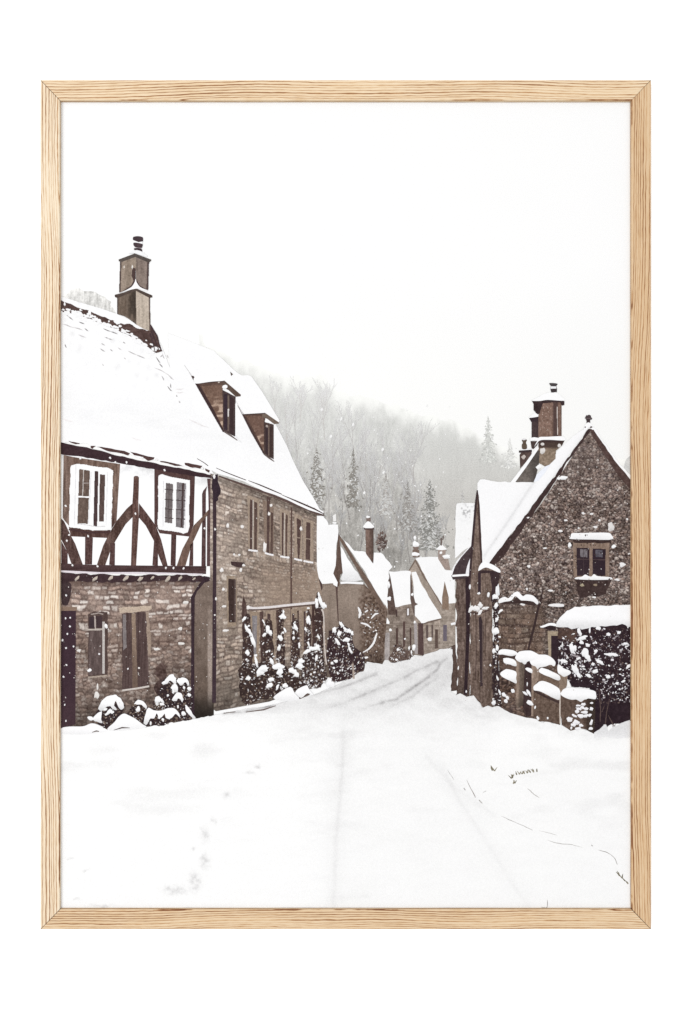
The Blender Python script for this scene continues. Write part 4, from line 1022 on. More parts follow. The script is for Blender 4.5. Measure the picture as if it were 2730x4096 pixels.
FAINT = [P(11, '1540 330 1520 600 1500 850 1490 1160'), P(12, '560 560 640 720 760 900 860 1060 960 1215'), P(12, '90 330 80 600 50 900 40 1210'), P(12, '480 500 600 640 800 780'), P(12, '60 1168 200 1158')]
def ground(x, y):
    # distance down from the edge of the road sets how grey the printed snow is
    B = np.interp(y, [2560, 2640, 2720, 2800, 2880, 2960, 3080, 3300, 3640], [236, 234, 235, 239, 245, 249, 252, 252.5, 253])
    B = B + 7 * sst(1250, 900, x) * sst(2700, 2850, y) + 6 * sst(1900, 2050, x) * sst(2760, 2850, y)
    B = np.minimum(B, 253) - 2.5 * sst(1150, 1500, x + (y - 3000) * .1) * sst(2900, 3100, y)
    far = sst(2960, 2760, y)
    n = fbm((x + y * 1.2) / 60, (y * 1.6 - x * .55) / 26, 5)
    B = B - (n - .42) * 18 * far - sst(.5, .85, fbm((x + y * .3) / 190, y / 60, 8)) * 9 * sst(3500, 3100, y) - (fbm(x / 90, y / 30, 9) - .45) * 3.5
    for i, t in enumerate(TRK):
        d = dline(x, y, t)
        w = 3.4 + 3.0 * vn(x / 25, y / 25, i)
        B = B - [66, 36, 42, 20, 64][i] * np.exp(-(d / w) ** 2) * (.15 + .85 * vn(x / 18, y / 18, 20 + i)) * (sst(2850, 2790, y) if i < 4 else 1)
        B = B - 9 * np.exp(-(d / 22) ** 2) * far
    for i, t in enumerate(FAINT): B = B - 6 * np.exp(-(dline(x, y, t) / 9.) ** 2) * (.2 + .8 * vn(x / 60, y / 60, i)) - 2.2 * np.exp(-(dline(x, y, t) / 40.) ** 2)
    for (fx, fy, rx, ry) in FOOT:
        px, py = 140 + fx / 1.2444, 2700 + fy / 1.2444
        B = B - 32 * np.exp(-(((x - px + (fbm(x / 16, y / 16, 2) - .5) * 26) / (rx * .7)) ** 2 + ((y - py + (fbm(x / 16, y / 16, 5) - .5) * 26) / (ry * .7)) ** 2)) * (.2 + 1.1 * vn(x / 11, y / 11, 7))
    # shadow printed in grey on the snow along the right-hand wall
    sd = np.exp(-(dline(x, y, P(9, '0 1130 100 1120 270 1200 400 1185 600 1260 860 1310 1110 1375 1376 1330')) / 28.) ** 2)
    B = B - 15 * sd * fbm(x / 30, y / 14, 6) - 12 * np.exp(-(dline(x, y, P(9, '-90 1060 0 1000 30 860')) / 24.) ** 2)
    B = np.minimum(B, 253)
    g = (253 - B) / 30
    return np.column_stack([B + .3 * g, B - .4 * g, B - .2 * g])
road = put('snowy_road', Ink().poly(rough(top, 2.5, 7, 6, False) + P(0, '2531 2880 2531 3646 236 3646 236 2920'), ground, 6), art, 'snow-covered road with faint wheel tracks and footprints')
nl()
k = Ink()
for t in ('940 190 1000 182', '1050 184 1140 172 1200 152'): k.line(P(11, t), [3, 6, 3], (112, 98, 94))
k.poly(P(6, '970 2225 1050 2165 1085 2165 1080 2185 1000 2225'), tone((96, 82, 76), 10), 6, 2, 8)
put('kerb_edge', k, art)

# ---- twigs and grass poking through the snow
def twig(name, t, w=4, c=(118, 112, 102), a=12):
    w = [q * .72 for q in w] if isinstance(w, list) else w * .72
    c = tuple(q + (235 - q) * .28 for q in c)
    e = tuple(q + (243 - q) * .62 for q in c)
    return put(name, Ink().line(rough(curve(P(a, t), 4, False), 1.2, 6, len(t), False), w, [e, c, tuple(q + (243 - q) * .4 for q in c), c, e]), art)
twig('twig', '580 565 595 590 608 612', [1.5, 4, 3], (170, 168, 166)); twig('twig', '670 612 690 655 710 695', [2, 4, 6], (120, 110, 104)); twig('twig', '725 705 742 722', [3, 8, 3], (150, 146, 140)); twig('twig', '745 672 760 662', 4, (190, 188, 184))
twig('twig', '832 782 880 805 930 826 980 848', [2, 4, 3, 4], (150, 146, 142)); twig('twig', '1010 850 1060 862 1095 872', [1.5, 4, 2], (186, 182, 178)); twig('twig', '1050 895 1090 910 1150 915 1215 930', [2, 5, 4, 2], (170, 166, 162))
twig('twig', '1290 940 1330 955 1362 975 1380 1010', [3, 4, 3, 5], (130, 124, 118)); twig('twig', '955 652 985 680 1012 697', [3, 4, 2], (140, 134, 126)); twig('twig', '1048 1175 1050 1195 1045 1215 1020 1210', [2, 4, 5, 2], (110, 104, 100)); twig('twig', '655 650 662 660', 5, (140, 134, 130)); twig('twig', '1256 918 1262 924', 5, (140, 136, 132))
def tuft(pts, seed, h=(8, 20), c=((118, 111, 94), (138, 131, 112), (160, 154, 138))):
    rnd = random.Random(seed); k = Ink()
    for (x, y) in pts:
        for i in range(3):
            a = rnd.uniform(-.9, .7); l = rnd.uniform(*h)
            k.line([(x, y), (x + math.sin(a) * l * .6, y - l * .5), (x + math.sin(a) * l * 1.3, y - l)], [5, 3.5, 1.6], rnd.choice(c), i)
    return put('grass_tuft', k, art)
tuft(P(12, '800 570 790 568'), 3, (10, 22)); tuft(P(12, '905 588 918 586 930 584 942 583 955 580 970 578 985 576 1000 574'), 4, (7, 15)); tuft(P(12, '880 605 885 603'), 5, (8, 18)); tuft(P(12, '888 630 895 628'), 6, (8, 16)); tuft(P(12, '1430 1102 1415 1088 1402 1075 1390 1065'), 7, (8, 24))

# ================================================================== garden wall, hedge (right)
nl(GROUND + 1)
hedge_p = P(9, '832 575 900 565 1376 540 1376 1262 1290 1275 1200 1300 1160 1340 1100 1350 1110 1080 1060 1020 930 1000 900 930 840 860')
k = Ink(); k.poly(hedge_p, tone((50, 37, 42), 10, 14, 14, 3, (44, 32, 38), 2600, 2850), 6, 5, 10, 3, k=0)
k.poly(P(9, '836 578 930 580 975 600 965 680 880 670 838 660'), tone((84, 66, 60), 16, 8, 12), 6, 5, 9, k=1)
leaves(k, P(9, '840 590 1376 570 1376 1130 1120 1130 1100 1010 940 960 840 860'), 760, [(72, 56, 56), (88, 72, 68), (62, 48, 50), (110, 94, 88), (40, 29, 34)], (2, 5), 3, 1)
leaves(k, P(9, '840 640 1376 580 1376 1120 1130 1120 1100 1000 940 950 840 860'), 260, [(226, 222, 226), (180, 172, 174), (140, 128, 128)], (1.4, 3), 4, 2)
SNW = [(250, 250, 251), (236, 234, 238), (206, 202, 206), (170, 162, 166)]
leaves(k, P(9, '836 640 1000 590 1376 560 1376 1010 1150 1010 1050 990 960 960 840 860'), 105, SNW, (2.5, 6), 11, 2, -.1)
leaves(k, P(9, '840 660 960 700 1080 900 1000 980 900 900 838 830'), 50, SNW, (3, 9), 14, 2, .8)
leaves(k, P(9, '960 640 1376 600 1376 960 1150 980 1000 900'), 26, SNW, (5, 9), 12, 3, .0)
leaves(k, P(9, '1110 980 1376 980 1376 1130 1180 1120'), 60, SNW, (2, 5), 13, 2)
for t, rx, ry, a in (('540 950', 8, 22, -.2), ('660 700', 8, 18, -.3), ('740 1030', 14, 20, .2), ('790 1090', 10, 18, -.5), ('590 1280', 12, 22, -.5), ('650 1370', 8, 14, -.6), ('1140 1050', 26, 7, .05), ('1220 1055', 14, 7, .1), ('910 1310', 12, 8, -.2), ('980 1170', 18, 7, .5), ('790 905', 11, 8, .6), ('700 790', 22, 8, -.3), ('690 860', 8, 10, 0), ('950 640', 10, 8, 0), ('820 670', 4, 13, 0), ('645 1110', 11, 5, -.5), ('400 1150', 16, 7, .5), ('590 945', 7, 14, 0), ('1110 735', 8, 7, 0), ('1280 705', 9, 7, -.3), ('920 995', 10, 7, -.8), ('1420 1240', 12, 6, -.8), ('1250 1500', 8, 8, .5), ('1345 1470', 10, 5, -.5), ('1110 1400', 8, 10, .4), ('800 1380', 12, 8, .5), ('870 1200', 9, 7, 0), ('1380 880', 13, 5, 0)):
    k.blob(*P(16, t)[0], rx, ry, (248, 248, 250), a, 5, .88, 4, 12)
hedge = put('hedge', k, art, 'dark clipped hedge speckled with snow')
nl()
k = Ink()
for t in ('965 1600 990 1900 985 2100', '1130 1750 1085 1950 1060 2180 1040 2240', '1110 2000 1160 2100 1215 2190', '1050 1850 1010 1950', '1170 2090 1180 2190 1240 2120 1200 2200'): k.line(P(16, t), [2, 4, 3], (92, 76, 72))
k.poly(P(16, '900 2260 985 2230 1060 2150 1090 2150 1110 2250 1180 2200 1300 2120 1460 2090 1480 2200 1480 2353 900 2353'), snow(2880, 2960, 240, hi=226), 8, 4, 9, k=1)
put('hedge_stem', k, hedge)
put('snow_cap', Ink().poly(rough(P(9, '822 566 832 520 868 478 905 448 940 428 975 420 1100 412 1376 402')[:1] + curve(P(9, '822 566 832 520 868 478 905 448 940 428 975 420 1100 412 1250 407 1376 402'), 4, False) +
    P(9, '1376 560 1350 572 1335 555 1310 548 1270 560 1240 552 1180 562 1130 566 1100 572 1080 566 1050 578 1010 590 985 575 930 582 905 566 870 570'), 2.5, 8, 3), lambda x, y: snow(2430, 2512, 226, 3)(x, y), 7), hedge, 'thick rounded cap of snow')

nl()
gwall = put('garden_wall', Ink().poly(P(9, '398 768 535 775 850 860 850 900 850 1290 765 1268 640 1240 600 1236 480 1200 420 1165 405 1000'), rubble(10, (106, 88, 78), (60, 47, 46), (150, 134, 124), .08, 9, 16), 4.5), art, 'low stone garden wall with snow-capped piers')
nl()
put('gap', Ink().poly(P(15, '1165 1105 1300 1080 1310 1400 1310 1900 1220 1935 1140 1720 1170 1400'), tone((62, 48, 48), 10, 6, 20), 6), gwall)
put('panel', Ink().poly(P(15, '880 1080 1060 1170 1060 1240 860 1230'), tone((96, 78, 70), 12, 6, 20), 6), gwall)
put('coping', Ink().poly(P(15, '805 985 900 990 1040 1020 1060 1070 880 1045 830 1050'), tone((70, 55, 52), 10), 6), gwall)
put('panel', Ink().poly(P(9, '690 890 845 955 845 1030 690 990'), tone((110, 92, 80), 14, 6, 20), 6), gwall)
put('stone_panel', Ink().poly(P(9, '655 1028 700 1050 845 1112 846 1285 765 1265 700 1262 650 1222'), tone((100, 83, 73), 24, 7, 12, 4, fine=16), 4, 2, 9), gwall)
k = Ink(); k.line(P(9, '655 1035 740 1080 845 1125'), 9, (66, 51, 49)); put('coping', k, gwall)
nl()
put('pier', Ink().poly(P(9, '524 790 590 815 582 1000 578 1140 535 1165 522 1130'), lambda x, y: tone((152, 133, 120), 30, 7, 30, 4, fine=12)(x, y) * (1 - .32 * sst(2068, 2085, x + 0 * y))[:, None] * (1 - .25 * sst(2770, 2830, y))[:, None], 5), gwall)
put('pier', Ink().poly(P(9, '640 845 692 865 690 955 655 1010 652 1225 638 1225'), tone((150, 131, 118), 30, 6, 30, 5, fine=12), 5), gwall)
put('pier', Ink().poly(P(9, '842 905 905 925 900 1000 850 1100 842 1095'), tone((136, 118, 104), 20, 6, 12, 5), 5), gwall)
nl()
put('pier', Ink().poly(P(9, '846 1070 1112 1095 1108 1200 1102 1352 1040 1325 990 1315 930 1332 862 1288 850 1200'), lambda x, y: tone((96, 79, 70), 22, 10, 12, 4, fine=15)(x, y) * (1 - .38 * sst(2330, 2362, x))[:, None], 4, 2, 9), gwall, 'broad end pier of the garden wall')
k = Ink(); k.line(P(9, '850 1080 848 1180 850 1280'), [4, 5, 4], (206, 194, 184)); put('pier_edge', k, gwall)
nl()
CAPS = ['398 768 402 742 440 730 520 746 534 768 500 782 440 772', '432 808 440 796 500 803 526 828 526 856 480 846 440 832', '408 906 440 884 462 877 525 896 526 940 528 985 480 962 420 930',
        '520 798 535 762 562 744 630 741 690 768 692 792 640 815 612 822 592 842 572 832 545 822', '626 824 640 802 662 784 704 771 768 780 812 822 808 856 780 848 740 858 700 868 682 880 668 858 640 846',
        '594 878 605 866 640 880 645 906 620 898', '692 890 706 870 740 874 840 920 842 962 770 935 704 908', '834 842 870 868 922 892 926 912 882 936 850 918 832 900',
        '654 1006 680 982 712 964 762 976 842 1022 843 1103 760 1070 700 1042 658 1032', '854 1066 862 1042 882 1022 940 1014 1092 1034 1114 1068 1110 1100 1062 1096 1030 1104 1002 1120 970 1104 930 1102 880 1086']
for i, t in enumerate(CAPS):
    p = curve(P(9, t), 4); yy = [q[1] for q in p]
    put('snow_cap', Ink().poly(p, snow(min(yy), max(yy), 226, i), 5, 1.2, 7, i), gwall)
nl()
k = Ink()
for t, rx, ry, a in (('720 1830', 16, 8, 0), ('650 1900', 16, 8, .4), ('700 1880', 12, 8, 0), ('760 1900', 14, 8, .2), ('850 1900', 12, 9, -.4), ('740 1955', 18, 8, 0), ('620 1940', 12, 10, .6), ('680 2010', 20, 11, .2), ('760 2010', 14, 9, -.4), ('820 2000', 10, 8, 0), ('580 2010', 14, 7, .5), ('510 2070', 16, 15, 0), ('610 2110', 20, 12, .3), ('560 2150', 14, 9, .3), ('680 2160', 12, 8, .4), ('845 2110', 7, 15, .3), ('835 2210', 14, 8, -.3), ('630 2210', 16, 8, 0), ('640 1850', 12, 6, -.2), ('850 1810', 8, 5, 0), ('530 2200', 6, 8, 0), ('480 2060', 8, 8, 0)):
    k.blob(*P(16, t)[0], rx * .8, ry * .8, (244, 243, 246), a, 6, .86, 0, 12)
for t, rx, ry, a in (('1015 1540', 7, 10, 0), ('880 1600', 10, 9, .6), ('910 1690', 8, 10, .3), ('935 1640', 9, 7, .8), ('820 1560', 4, 12, -.3), ('1230 1440', 3, 9, 0), ('1250 1570', 6, 16, -.5), ('1200 1580', 6, 14, -.8), ('1270 1720', 14, 9, .5), ('1345 1790', 4, 7, 0), ('1390 1950', 5, 10, -.3), ('1535 1950', 4, 5, 0), ('730 1715', 8, 11, .3), ('785 1350', 4, 12, -.3), ('320 1550', 3, 6, 0), ('200 1200', 3, 8, 0), ('680 1160', 4, 6, 0)):
    k.blob(*P(15, t)[0], rx, ry, (246, 246, 248), a, 7, .88, 1, 10)
put('snow_patch', k, gwall)

# ================================================================== plants on the left
RIGHT = layer
nl(GROUND + 1)
def col_plant(x, y0, y1, w, seed, ns=16, extra=()):
    p = curve(P(6, f'{x - w * .3} {y0} {x + w * .3} {y0 + 10} {x + w * .45} {(y0 * 2 + y1) / 3} {x + w * .55} {(y0 + 2 * y1) / 3} {x + w * .5} {y1} {x - w * .5} {y1} {x - w * .55} {(y0 + 2 * y1) / 3} {x - w * .45} {(y0 * 2 + y1) / 3}'), 4)
    foliage('climbing_plant', art, p, seed, (66, 51, 49), 45, ns, (3, 7), (3, 7), 5, -1.0, extra=[(*P(6, t)[0], rx, ry, a) for t, rx, ry, a in extra])
col_plant(500, 1450, 2250, 95, 41, 26, (('520 1600', 7, 22, -.5), ('550 1680', 8, 24, -.3), ('490 1560', 6, 18, -.3), ('465 1470', 6, 14, .5), ('495 1790', 9, 14, -.2), ('470 1910', 11, 12, .3), ('470 2080', 8, 16, 0), ('575 1815', 7, 6, 0), ('505 2040', 8, 8, 0)))
col_plant(690, 1480, 1920, 90, 42, 16, (('690 1570', 9, 20, -.1), ('712 1600', 7, 14, -.3), ('650 1500', 3, 16, -.4), ('655 1620', 6, 10, .5), ('725 1870', 7, 14, -.3)))
col_plant(812, 1400, 1900, 70, 43, 14, (('825 1450', 14, 12, 0), ('835 1410', 5, 10, 0), ('808 1650', 10, 14, -.4), ('795 1740', 6, 14, .2), ('850 1580', 4, 12, -.5)))
col_plant(945, 1480, 1920, 75, 44, 16, (('950 1550', 6, 18, -.4), ('985 1720', 5, 14, 0), ('930 1650', 5, 8, 0), ('930 1600', 4, 8, 0)))
col_plant(1070, 1400, 1820, 60, 45, 12, (('1070 1480', 9, 20, -.1), ('1045 1570', 5, 10, -.4), ('1068 1370', 6, 4, 0), ('1072 1710', 4, 14, -.3)))
nl()
col_plant(1165, 1260, 2050, 80, 46, 24, (('1150 1330', 7, 22, -.1), ('1185 1300', 7, 34, -.35), ('1215 1340', 9, 16, -.6), ('1165 1640', 5, 12, -.5), ('1170 1240', 4, 14, -.2)))
k = Ink(); k.line(curve(P(6, '1195 1380 1215 1450 1218 1700 1240 1900'), 3, False), [8, 5, 4, 5], (206, 196, 190)); put('snowy_twig', k, art)
nl()
foliage('shrub', art, P(6, '420 1950 480 1880 560 1900 640 1880 700 1950 760 1900 850 1910 900 1990 1000 2000 1020 2120 940 2150 830 2190 740 2210 640 2230 520 2260 440 2270'), 51, (58, 45, 43), 150, 60, (3, 8), (3, 7), 8, .3, label='tangled low shrubs with lumps of snow below the trellis',
        extra=[(*P(6, t)[0], rx, ry, a) for t, rx, ry, a in (('620 1960', 16, 26, .4), ('650 1940', 20, 14, -.2), ('790 1920', 22, 14, 0), ('800 1970', 12, 18, .2), ('580 1880', 6, 24, -.2), ('920 1960', 16, 12, .4), ('960 1995', 12, 10, .4), ('1000 1930', 8, 12, 0), ('720 2040', 14, 9, -.2), ('700 2100', 16, 10, -.5), ('780 2110', 5, 14, .4), ('500 2030', 10, 8, 0), ('850 2100', 12, 10, -.3), ('880 2190', 18, 18, .2))])
foliage('shrub', art, curve(P(6, '1020 2100 1000 1940 1020 1830 1080 1760 1150 1715 1190 1740 1215 1860 1245 2000 1225 2080 1130 2130'), 4), 52, (62, 49, 48), 110, 70, (3, 7), (3, 7), 6, -1.0, label='rounded shrub streaked with snow beside the corner of the stone house',
        extra=[(*P(6, t)[0], rx, ry, a) for t, rx, ry, a in (('1050 1780', 20, 8, -.6), ('1110 1750', 18, 9, -.3), ('1160 1740', 8, 16, -.3), ('1000 1870', 12, 14, .2), ('980 1910', 16, 12, -.4), ('1145 1840', 5, 14, .2))])
nl()
k = Ink()
for t in ('740 2215 800 2160 900 2110 940 2170 985 2225 900 2245 820 2240', '950 2150 1050 2095 1075 2130 1120 2190 1060 2170 1000 2215', '1240 2080 1275 2030 1315 2075 1310 2110 1245 2110'): k.poly(curve(P(6, t), 3), snow(lo=236), 8)
put('snow_heap', k, art)
nl()
foliage('shrub', art, curve(P(14, '200 750 250 690 330 640 360 590 420 640 500 720 520 900 640 1000 655 1150 600 1220 530 1250 440 1310 290 1355 220 1280 180 1000'), 3), 53, (58, 43, 46), 130, 90, (3, 7), (2.2, 5), 5, -1.1, label='tall dark shrub hung with snow by the cottage wall',
        extra=[(*P(14, t)[0], rx, ry, a) for t, rx, ry, a in (('370 620', 15, 7, .9), ('410 680', 6, 14, -.4), ('275 690', 9, 12, 0), ('340 730', 8, 14, .3), ('430 810', 14, 9, -.2), ('460 700', 10, 9, .4), ('320 840', 6, 18, -.6), ('455 870', 4, 10, -.3), ('475 940', 5, 18, -.5), ('295 1080', 10, 6, 0), ('250 1105', 6, 6, 0), ('270 1165', 5, 5, 0), ('320 1230', 4, 6, 0), ('500 730', 6, 10, 0))])
k = Ink(); k.line(P(14, '505 1110 515 1200 520 1300'), [8, 7, 9], (170, 156, 146)); nl(); put('stem', k, art)

# bushes before the half-timbered house
def bush(poly, seed, extra, label, cap=None, n=50):
    p = curve(P(4, poly), 4)
    o = foliage('bush', art, p, seed, (52, 40, 42), n, 10, (4, 8), (2, 4), 5, label=label, extra=[(*P(4, t)[0], rx, ry, a) for t, rx, ry, a in extra])
    nl()
    for c in (cap or []):
        q = curve(P(4, c), 4); yy = [v[1] for v in q]
        put('snow_cap', Ink().poly(q, snow(min(yy), max(yy), 218, seed), 5, 2, 7, seed), o)
nl()
bush('1012 1060 1060 1015 1110 1020 1130 1080 1150 1130 1120 1200 1130 1300 1000 1330 950 1300 960 1200 1000 1130', 61, (('1060 1190', 4, 5, 0), ('1110 1150', 6, 10, 0)), 'taller bush with a snowy top beside the drainpipe', ['1030 1060 1062 1020 1098 1002 1128 1026 1138 1070 1125 1098 1100 1072 1075 1056 1050 1085', '1085 1120 1120 1085 1150 1112 1150 1150 1130 1160 1105 1140', '1005 1075 1030 1060 1040 1090 1015 1090'])
bush('1140 1050 1200 1038 1250 1080 1256 1130 1270 1200 1272 1300 1210 1320 1160 1250 1150 1150', 62, (('1250 1130', 8, 10, 0), ('1250 1185', 8, 8, .4), ('1205 1120', 5, 8, 0)), 'narrow bush with a round white top against the drainpipe', ['1140 1060 1160 1036 1200 1032 1240 1052 1254 1095 1240 1102 1215 1068 1185 1100 1162 1092'])
bush('1095 1225 1140 1165 1190 1190 1215 1270 1300 1395 1180 1400 1090 1320', 63, (('1150 1290', 4, 6, 0), ('1200 1350', 9, 11, 0)), 'small pointed bush in front of the taller ones', ['1097 1228 1120 1190 1150 1160 1185 1180 1197 1222 1190 1248 1160 1215 1130 1240 1105 1240', '1215 1275 1240 1290 1275 1340 1310 1395 1280 1395 1245 1350 1225 1330'])
bush('940 1230 970 1195 1010 1220 1030 1270 1030 1320 960 1320 935 1280', 64, (('965 1262', 6, 8, 0),), 'smallest bush with a snowy knob behind the low row', ['942 1235 950 1205 975 1194 1000 1212 1025 1245 1020 1262 985 1240 965 1262', '985 1262 1010 1255 1028 1268 1005 1282'])
bush('700 1360 760 1260 810 1230 860 1270 870 1310 860 1420 800 1420 740 1380', 65, (), 'bush with a round snowy cap left of the low row', ['762 1262 785 1236 812 1230 845 1248 870 1290 862 1312 835 1282 805 1270 775 1268', '775 1320 795 1285 815 1305 800 1335 785 1340'])
bush('840 1440 860 1330 900 1310 1000 1315 1080 1305 1150 1330 1175 1400 1060 1445 960 1460 860 1470', 66, (('1015 1408', 6, 8, 0), ('905 1440', 4, 8, 0), ('1072 1390', 8, 6, 0)), 'low spreading bush almost buried under snow', ['845 1425 862 1340 885 1300 930 1318 1000 1322 1080 1302 1130 1318 1168 1368 1165 1390 1130 1352 1105 1382 1075 1400 1045 1392 1030 1350 1000 1390 975 1395 960 1350 935 1395 900 1395 870 1450 845 1440'])
bush('395 1400 440 1300 520 1210 600 1200 660 1260 655 1340 610 1400 560 1440 520 1495 450 1450', 67, (('530 1340', 7, 18, .8), ('560 1340', 8, 7, 0), ('495 1315', 10, 6, -.5)), 'biggest round bush heaped with snow near the dark door', ['438 1310 455 1260 500 1205 580 1184 630 1210 662 1262 664 1300 640 1318 612 1280 590 1240 580 1280 600 1320 565 1310 540 1282 500 1300 470 1325', '388 1395 420 1355 468 1330 462 1372 468 1420 475 1440 430 1430 405 1420'])
nl()
k = Ink()
for t in ('520 1498 580 1430 620 1380 665 1352 710 1368 770 1400 830 1445 862 1475 700 1500', '105 1484 180 1468 300 1466 370 1440 420 1448 480 1480 520 1505 400 1530 240 1540 105 1530', '338 1385 360 1376 385 1384 388 1410 360 1412'): k.poly(curve(P(4, t), 4), snow(lo=240), 8)
k.line(P(4, '575 1500 650 1478 720 1480'), [2, 6, 2], (92, 80, 78), 1); k.line(P(4, '380 1520 420 1508 445 1512'), [2, 6, 3], (120, 110, 106), 1)
put('snow_heap', k, art)

# ---- falling snow
nl(max(layer, RIGHT) + 1)
k = Ink(); rnd = random.Random(77)
for i in range(330):
    if i < 150: x, y = rnd.uniform(240, 900), rnd.uniform(2290, 2830)
    elif i < 230: x, y = rnd.uniform(880, 1300), rnd.uniform(1980, 2650)
    else: x, y = rnd.uniform(1800, 2500), rnd.uniform(2150, 2820)
    s = rnd.choice((1.0, 1.2, 1.6, 2.0))
    k.blob(x, y, s, s * rnd.uniform(1, 1.7), (222, 216, 212), rnd.uniform(-.5, .5), i, .97, 0, 6)
for t in ('142 500', '185 495', '160 640', '116 695', '148 765', '215 752', '152 915', '125 1022', '137 1272', '183 572', '148 1415', '150 294', '703 950', '445 818'):
    k.blob(*P(4, t)[0], 3.8, 4.4, (244, 242, 244), -.3, 1, .97, 1, 8)
for t in ('145 725', '543 295', '590 335', '690 335', '770 792', '1388 925', '205 1255', '1040 1280', '175 985', '155 1035', '1030 404', '345 995', '1110 1282', '1200 1285', '275 300', '1475 455', '830 297', '962 312', '1370 390', '1485 935', '1475 470', '430 1265'):
    k.blob(*P(3, t)[0], 4.4, 5, (246, 244, 244), -.3, 2, .95, 1, 8)
put('falling_snow', k, art, stuff=True)
TOPZ = layer * DZ

# ================================================================== THE FRAME
def oak():
    m = bpy.data.materials.new('pale_oak'); m.use_nodes = True
    nt = m.node_tree; N = nt.nodes; L = nt.links; b = N['Principled BSDF']
    b.inputs['Roughness'].default_value = .62; b.inputs['Specular IOR Level'].default_value = .25
    tc = N.new('ShaderNodeTexCoord'); oi = N.new('ShaderNodeObjectInfo')
    def math_(op, a, b_=None, c=None):
        n = N.new('ShaderNodeMath'); n.operation = op
        for i, v in enumerate((a, b_, c)):
            if v is None: continue
            if isinstance(v, (int, float)): n.inputs[i].default_value = v
            else: L.new(v, n.inputs[i])
        return n.outputs[0]
    sep = N.new('ShaderNodeSeparateXYZ'); L.new(tc.outputs['Object'], sep.inputs[0])
    at = N.new('ShaderNodeAttribute'); at.attribute_name = 'seed'
    def comb(x, y, z):
        n = N.new('ShaderNodeCombineXYZ')
        for i, v in enumerate((x, y, z)):
            if isinstance(v, (int, float)): n.inputs[i].default_value = v
            else: L.new(v, n.inputs[i])
        return n.outputs[0]
    X, Y = sep.outputs[0], math_('ADD', sep.outputs[2], sep.outputs[1])
    sd = at.outputs['Fac']
    def noise(vec, scale, det=2, rough=.5):
        n = N.new('ShaderNodeTexNoise'); n.inputs['Scale'].default_value = scale; n.inputs['Detail'].default_value = det; n.inputs['Roughness'].default_value = rough
        L.new(vec, n.inputs['Vector']); return n.outputs['Fac']
    # slow drift of the grain across the board, small wobble along it
    drift = noise(comb(math_('MULTIPLY', X, 2.2), math_('MULTIPLY', Y, 6), sd), 1, 2)
    wob = noise(comb(math_('MULTIPLY', X, 60), math_('MULTIPLY', Y, 240), sd), 1, 2)
    g = math_('ADD', Y, math_('ADD', math_('MULTIPLY', drift, .030), math_('MULTIPLY', wob, .0015)))
    # growth rings: uneven spacing from 1-D noise, sharp dark late wood
    sp = noise(comb(math_('MULTIPLY', g, 150), math_('MULTIPLY', X, .6), sd), 1, 1)
    ph = math_('ADD', math_('MULTIPLY', g, 390), math_('MULTIPLY', sp, 1.9))
    fr = math_('FRACT', ph)
    ring = N.new('ShaderNodeValToRGB'); L.new(fr, ring.inputs[0])
    e = ring.color_ramp.elements
    e[0].position = 0; e[0].color = (.10, .10, .10, 1); e[1].position = .58; e[1].color = (.22, .22, .22, 1)
    q = e.new(.80); q.color = (1.25, 1.25, 1.25, 1); q = e.new(.95); q.color = (.15, .15, .15, 1)
    fib = noise(comb(math_('MULTIPLY', X, 130), math_('MULTIPLY', g, 1300), sd), 1, 3, .6)
    pore = noise(comb(math_('MULTIPLY', X, 45), math_('MULTIPLY', g, 700), sd), 1, 2, .6)
    amt = noise(comb(math_('MULTIPLY', X, 5), math_('MULTIPLY', g, 90), sd), 1, 2)
    am = N.new('ShaderNodeMapRange'); L.new(amt, am.inputs[0]); am.inputs[1].default_value = .32; am.inputs[2].default_value = .68; am.inputs[3].default_value = .30; am.inputs[4].default_value = 1
    f = math_('MULTIPLY', ring.outputs['Color'], am.outputs[0])
    pf = N.new('ShaderNodeMapRange'); L.new(pore, pf.inputs[0]); pf.inputs[1].default_value = .40; pf.inputs[2].default_value = .72; pf.inputs[3].default_value = 0; pf.inputs[4].default_value = .55
    f = math_('ADD', math_('MULTIPLY', f, 1.05), math_('MULTIPLY', pf.outputs[0], .38))
    f = math_('ADD', f, math_('MULTIPLY', math_('SUBTRACT', fib, .5), .5))
    cr = N.new('ShaderNodeValToRGB'); L.new(f, cr.inputs[0]); e = cr.color_ramp.elements
    def c4(c): return (*[float(v) for v in lin(c) / LIGHT], 1)
    e[0].position = .05; e[0].color = c4((247, 228, 200)); e[1].position = .80; e[1].color = c4((138, 88, 52))
    q = e.new(.38); q.color = c4((231, 202, 164)); q = e.new(.57); q.color = c4((194, 147, 102))
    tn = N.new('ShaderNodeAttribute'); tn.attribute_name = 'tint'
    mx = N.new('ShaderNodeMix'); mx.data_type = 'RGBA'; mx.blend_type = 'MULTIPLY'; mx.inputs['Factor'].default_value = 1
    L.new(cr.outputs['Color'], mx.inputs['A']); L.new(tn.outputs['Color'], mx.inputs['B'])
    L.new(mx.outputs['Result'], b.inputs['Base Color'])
    bp = N.new('ShaderNodeBump'); bp.inputs['Strength'].default_value = .25; bp.inputs['Distance'].default_value = .0004; bp.invert = True
    L.new(f, bp.inputs['Height']); L.new(bp.outputs[0], b.inputs['Normal'])
    return m
OAK = oak()
kf = (D - ZF) / D
def fx(px): return (px - 1365) * S * kf
def fz(py): return (2048 - py) * S * kf
OL, OR, OT, OB = fx(161.5), fx(2606.5), fz(318.5), fz(3719)
IL, IR, IT, IB = fx(240), fx(2527.5), fz(401), fz(3638)
frame = empty('picture_frame', (0, 0, OB), 'pale oak picture frame with mitred corners hanging on the white wall', 'picture frame')
GAP = .00034
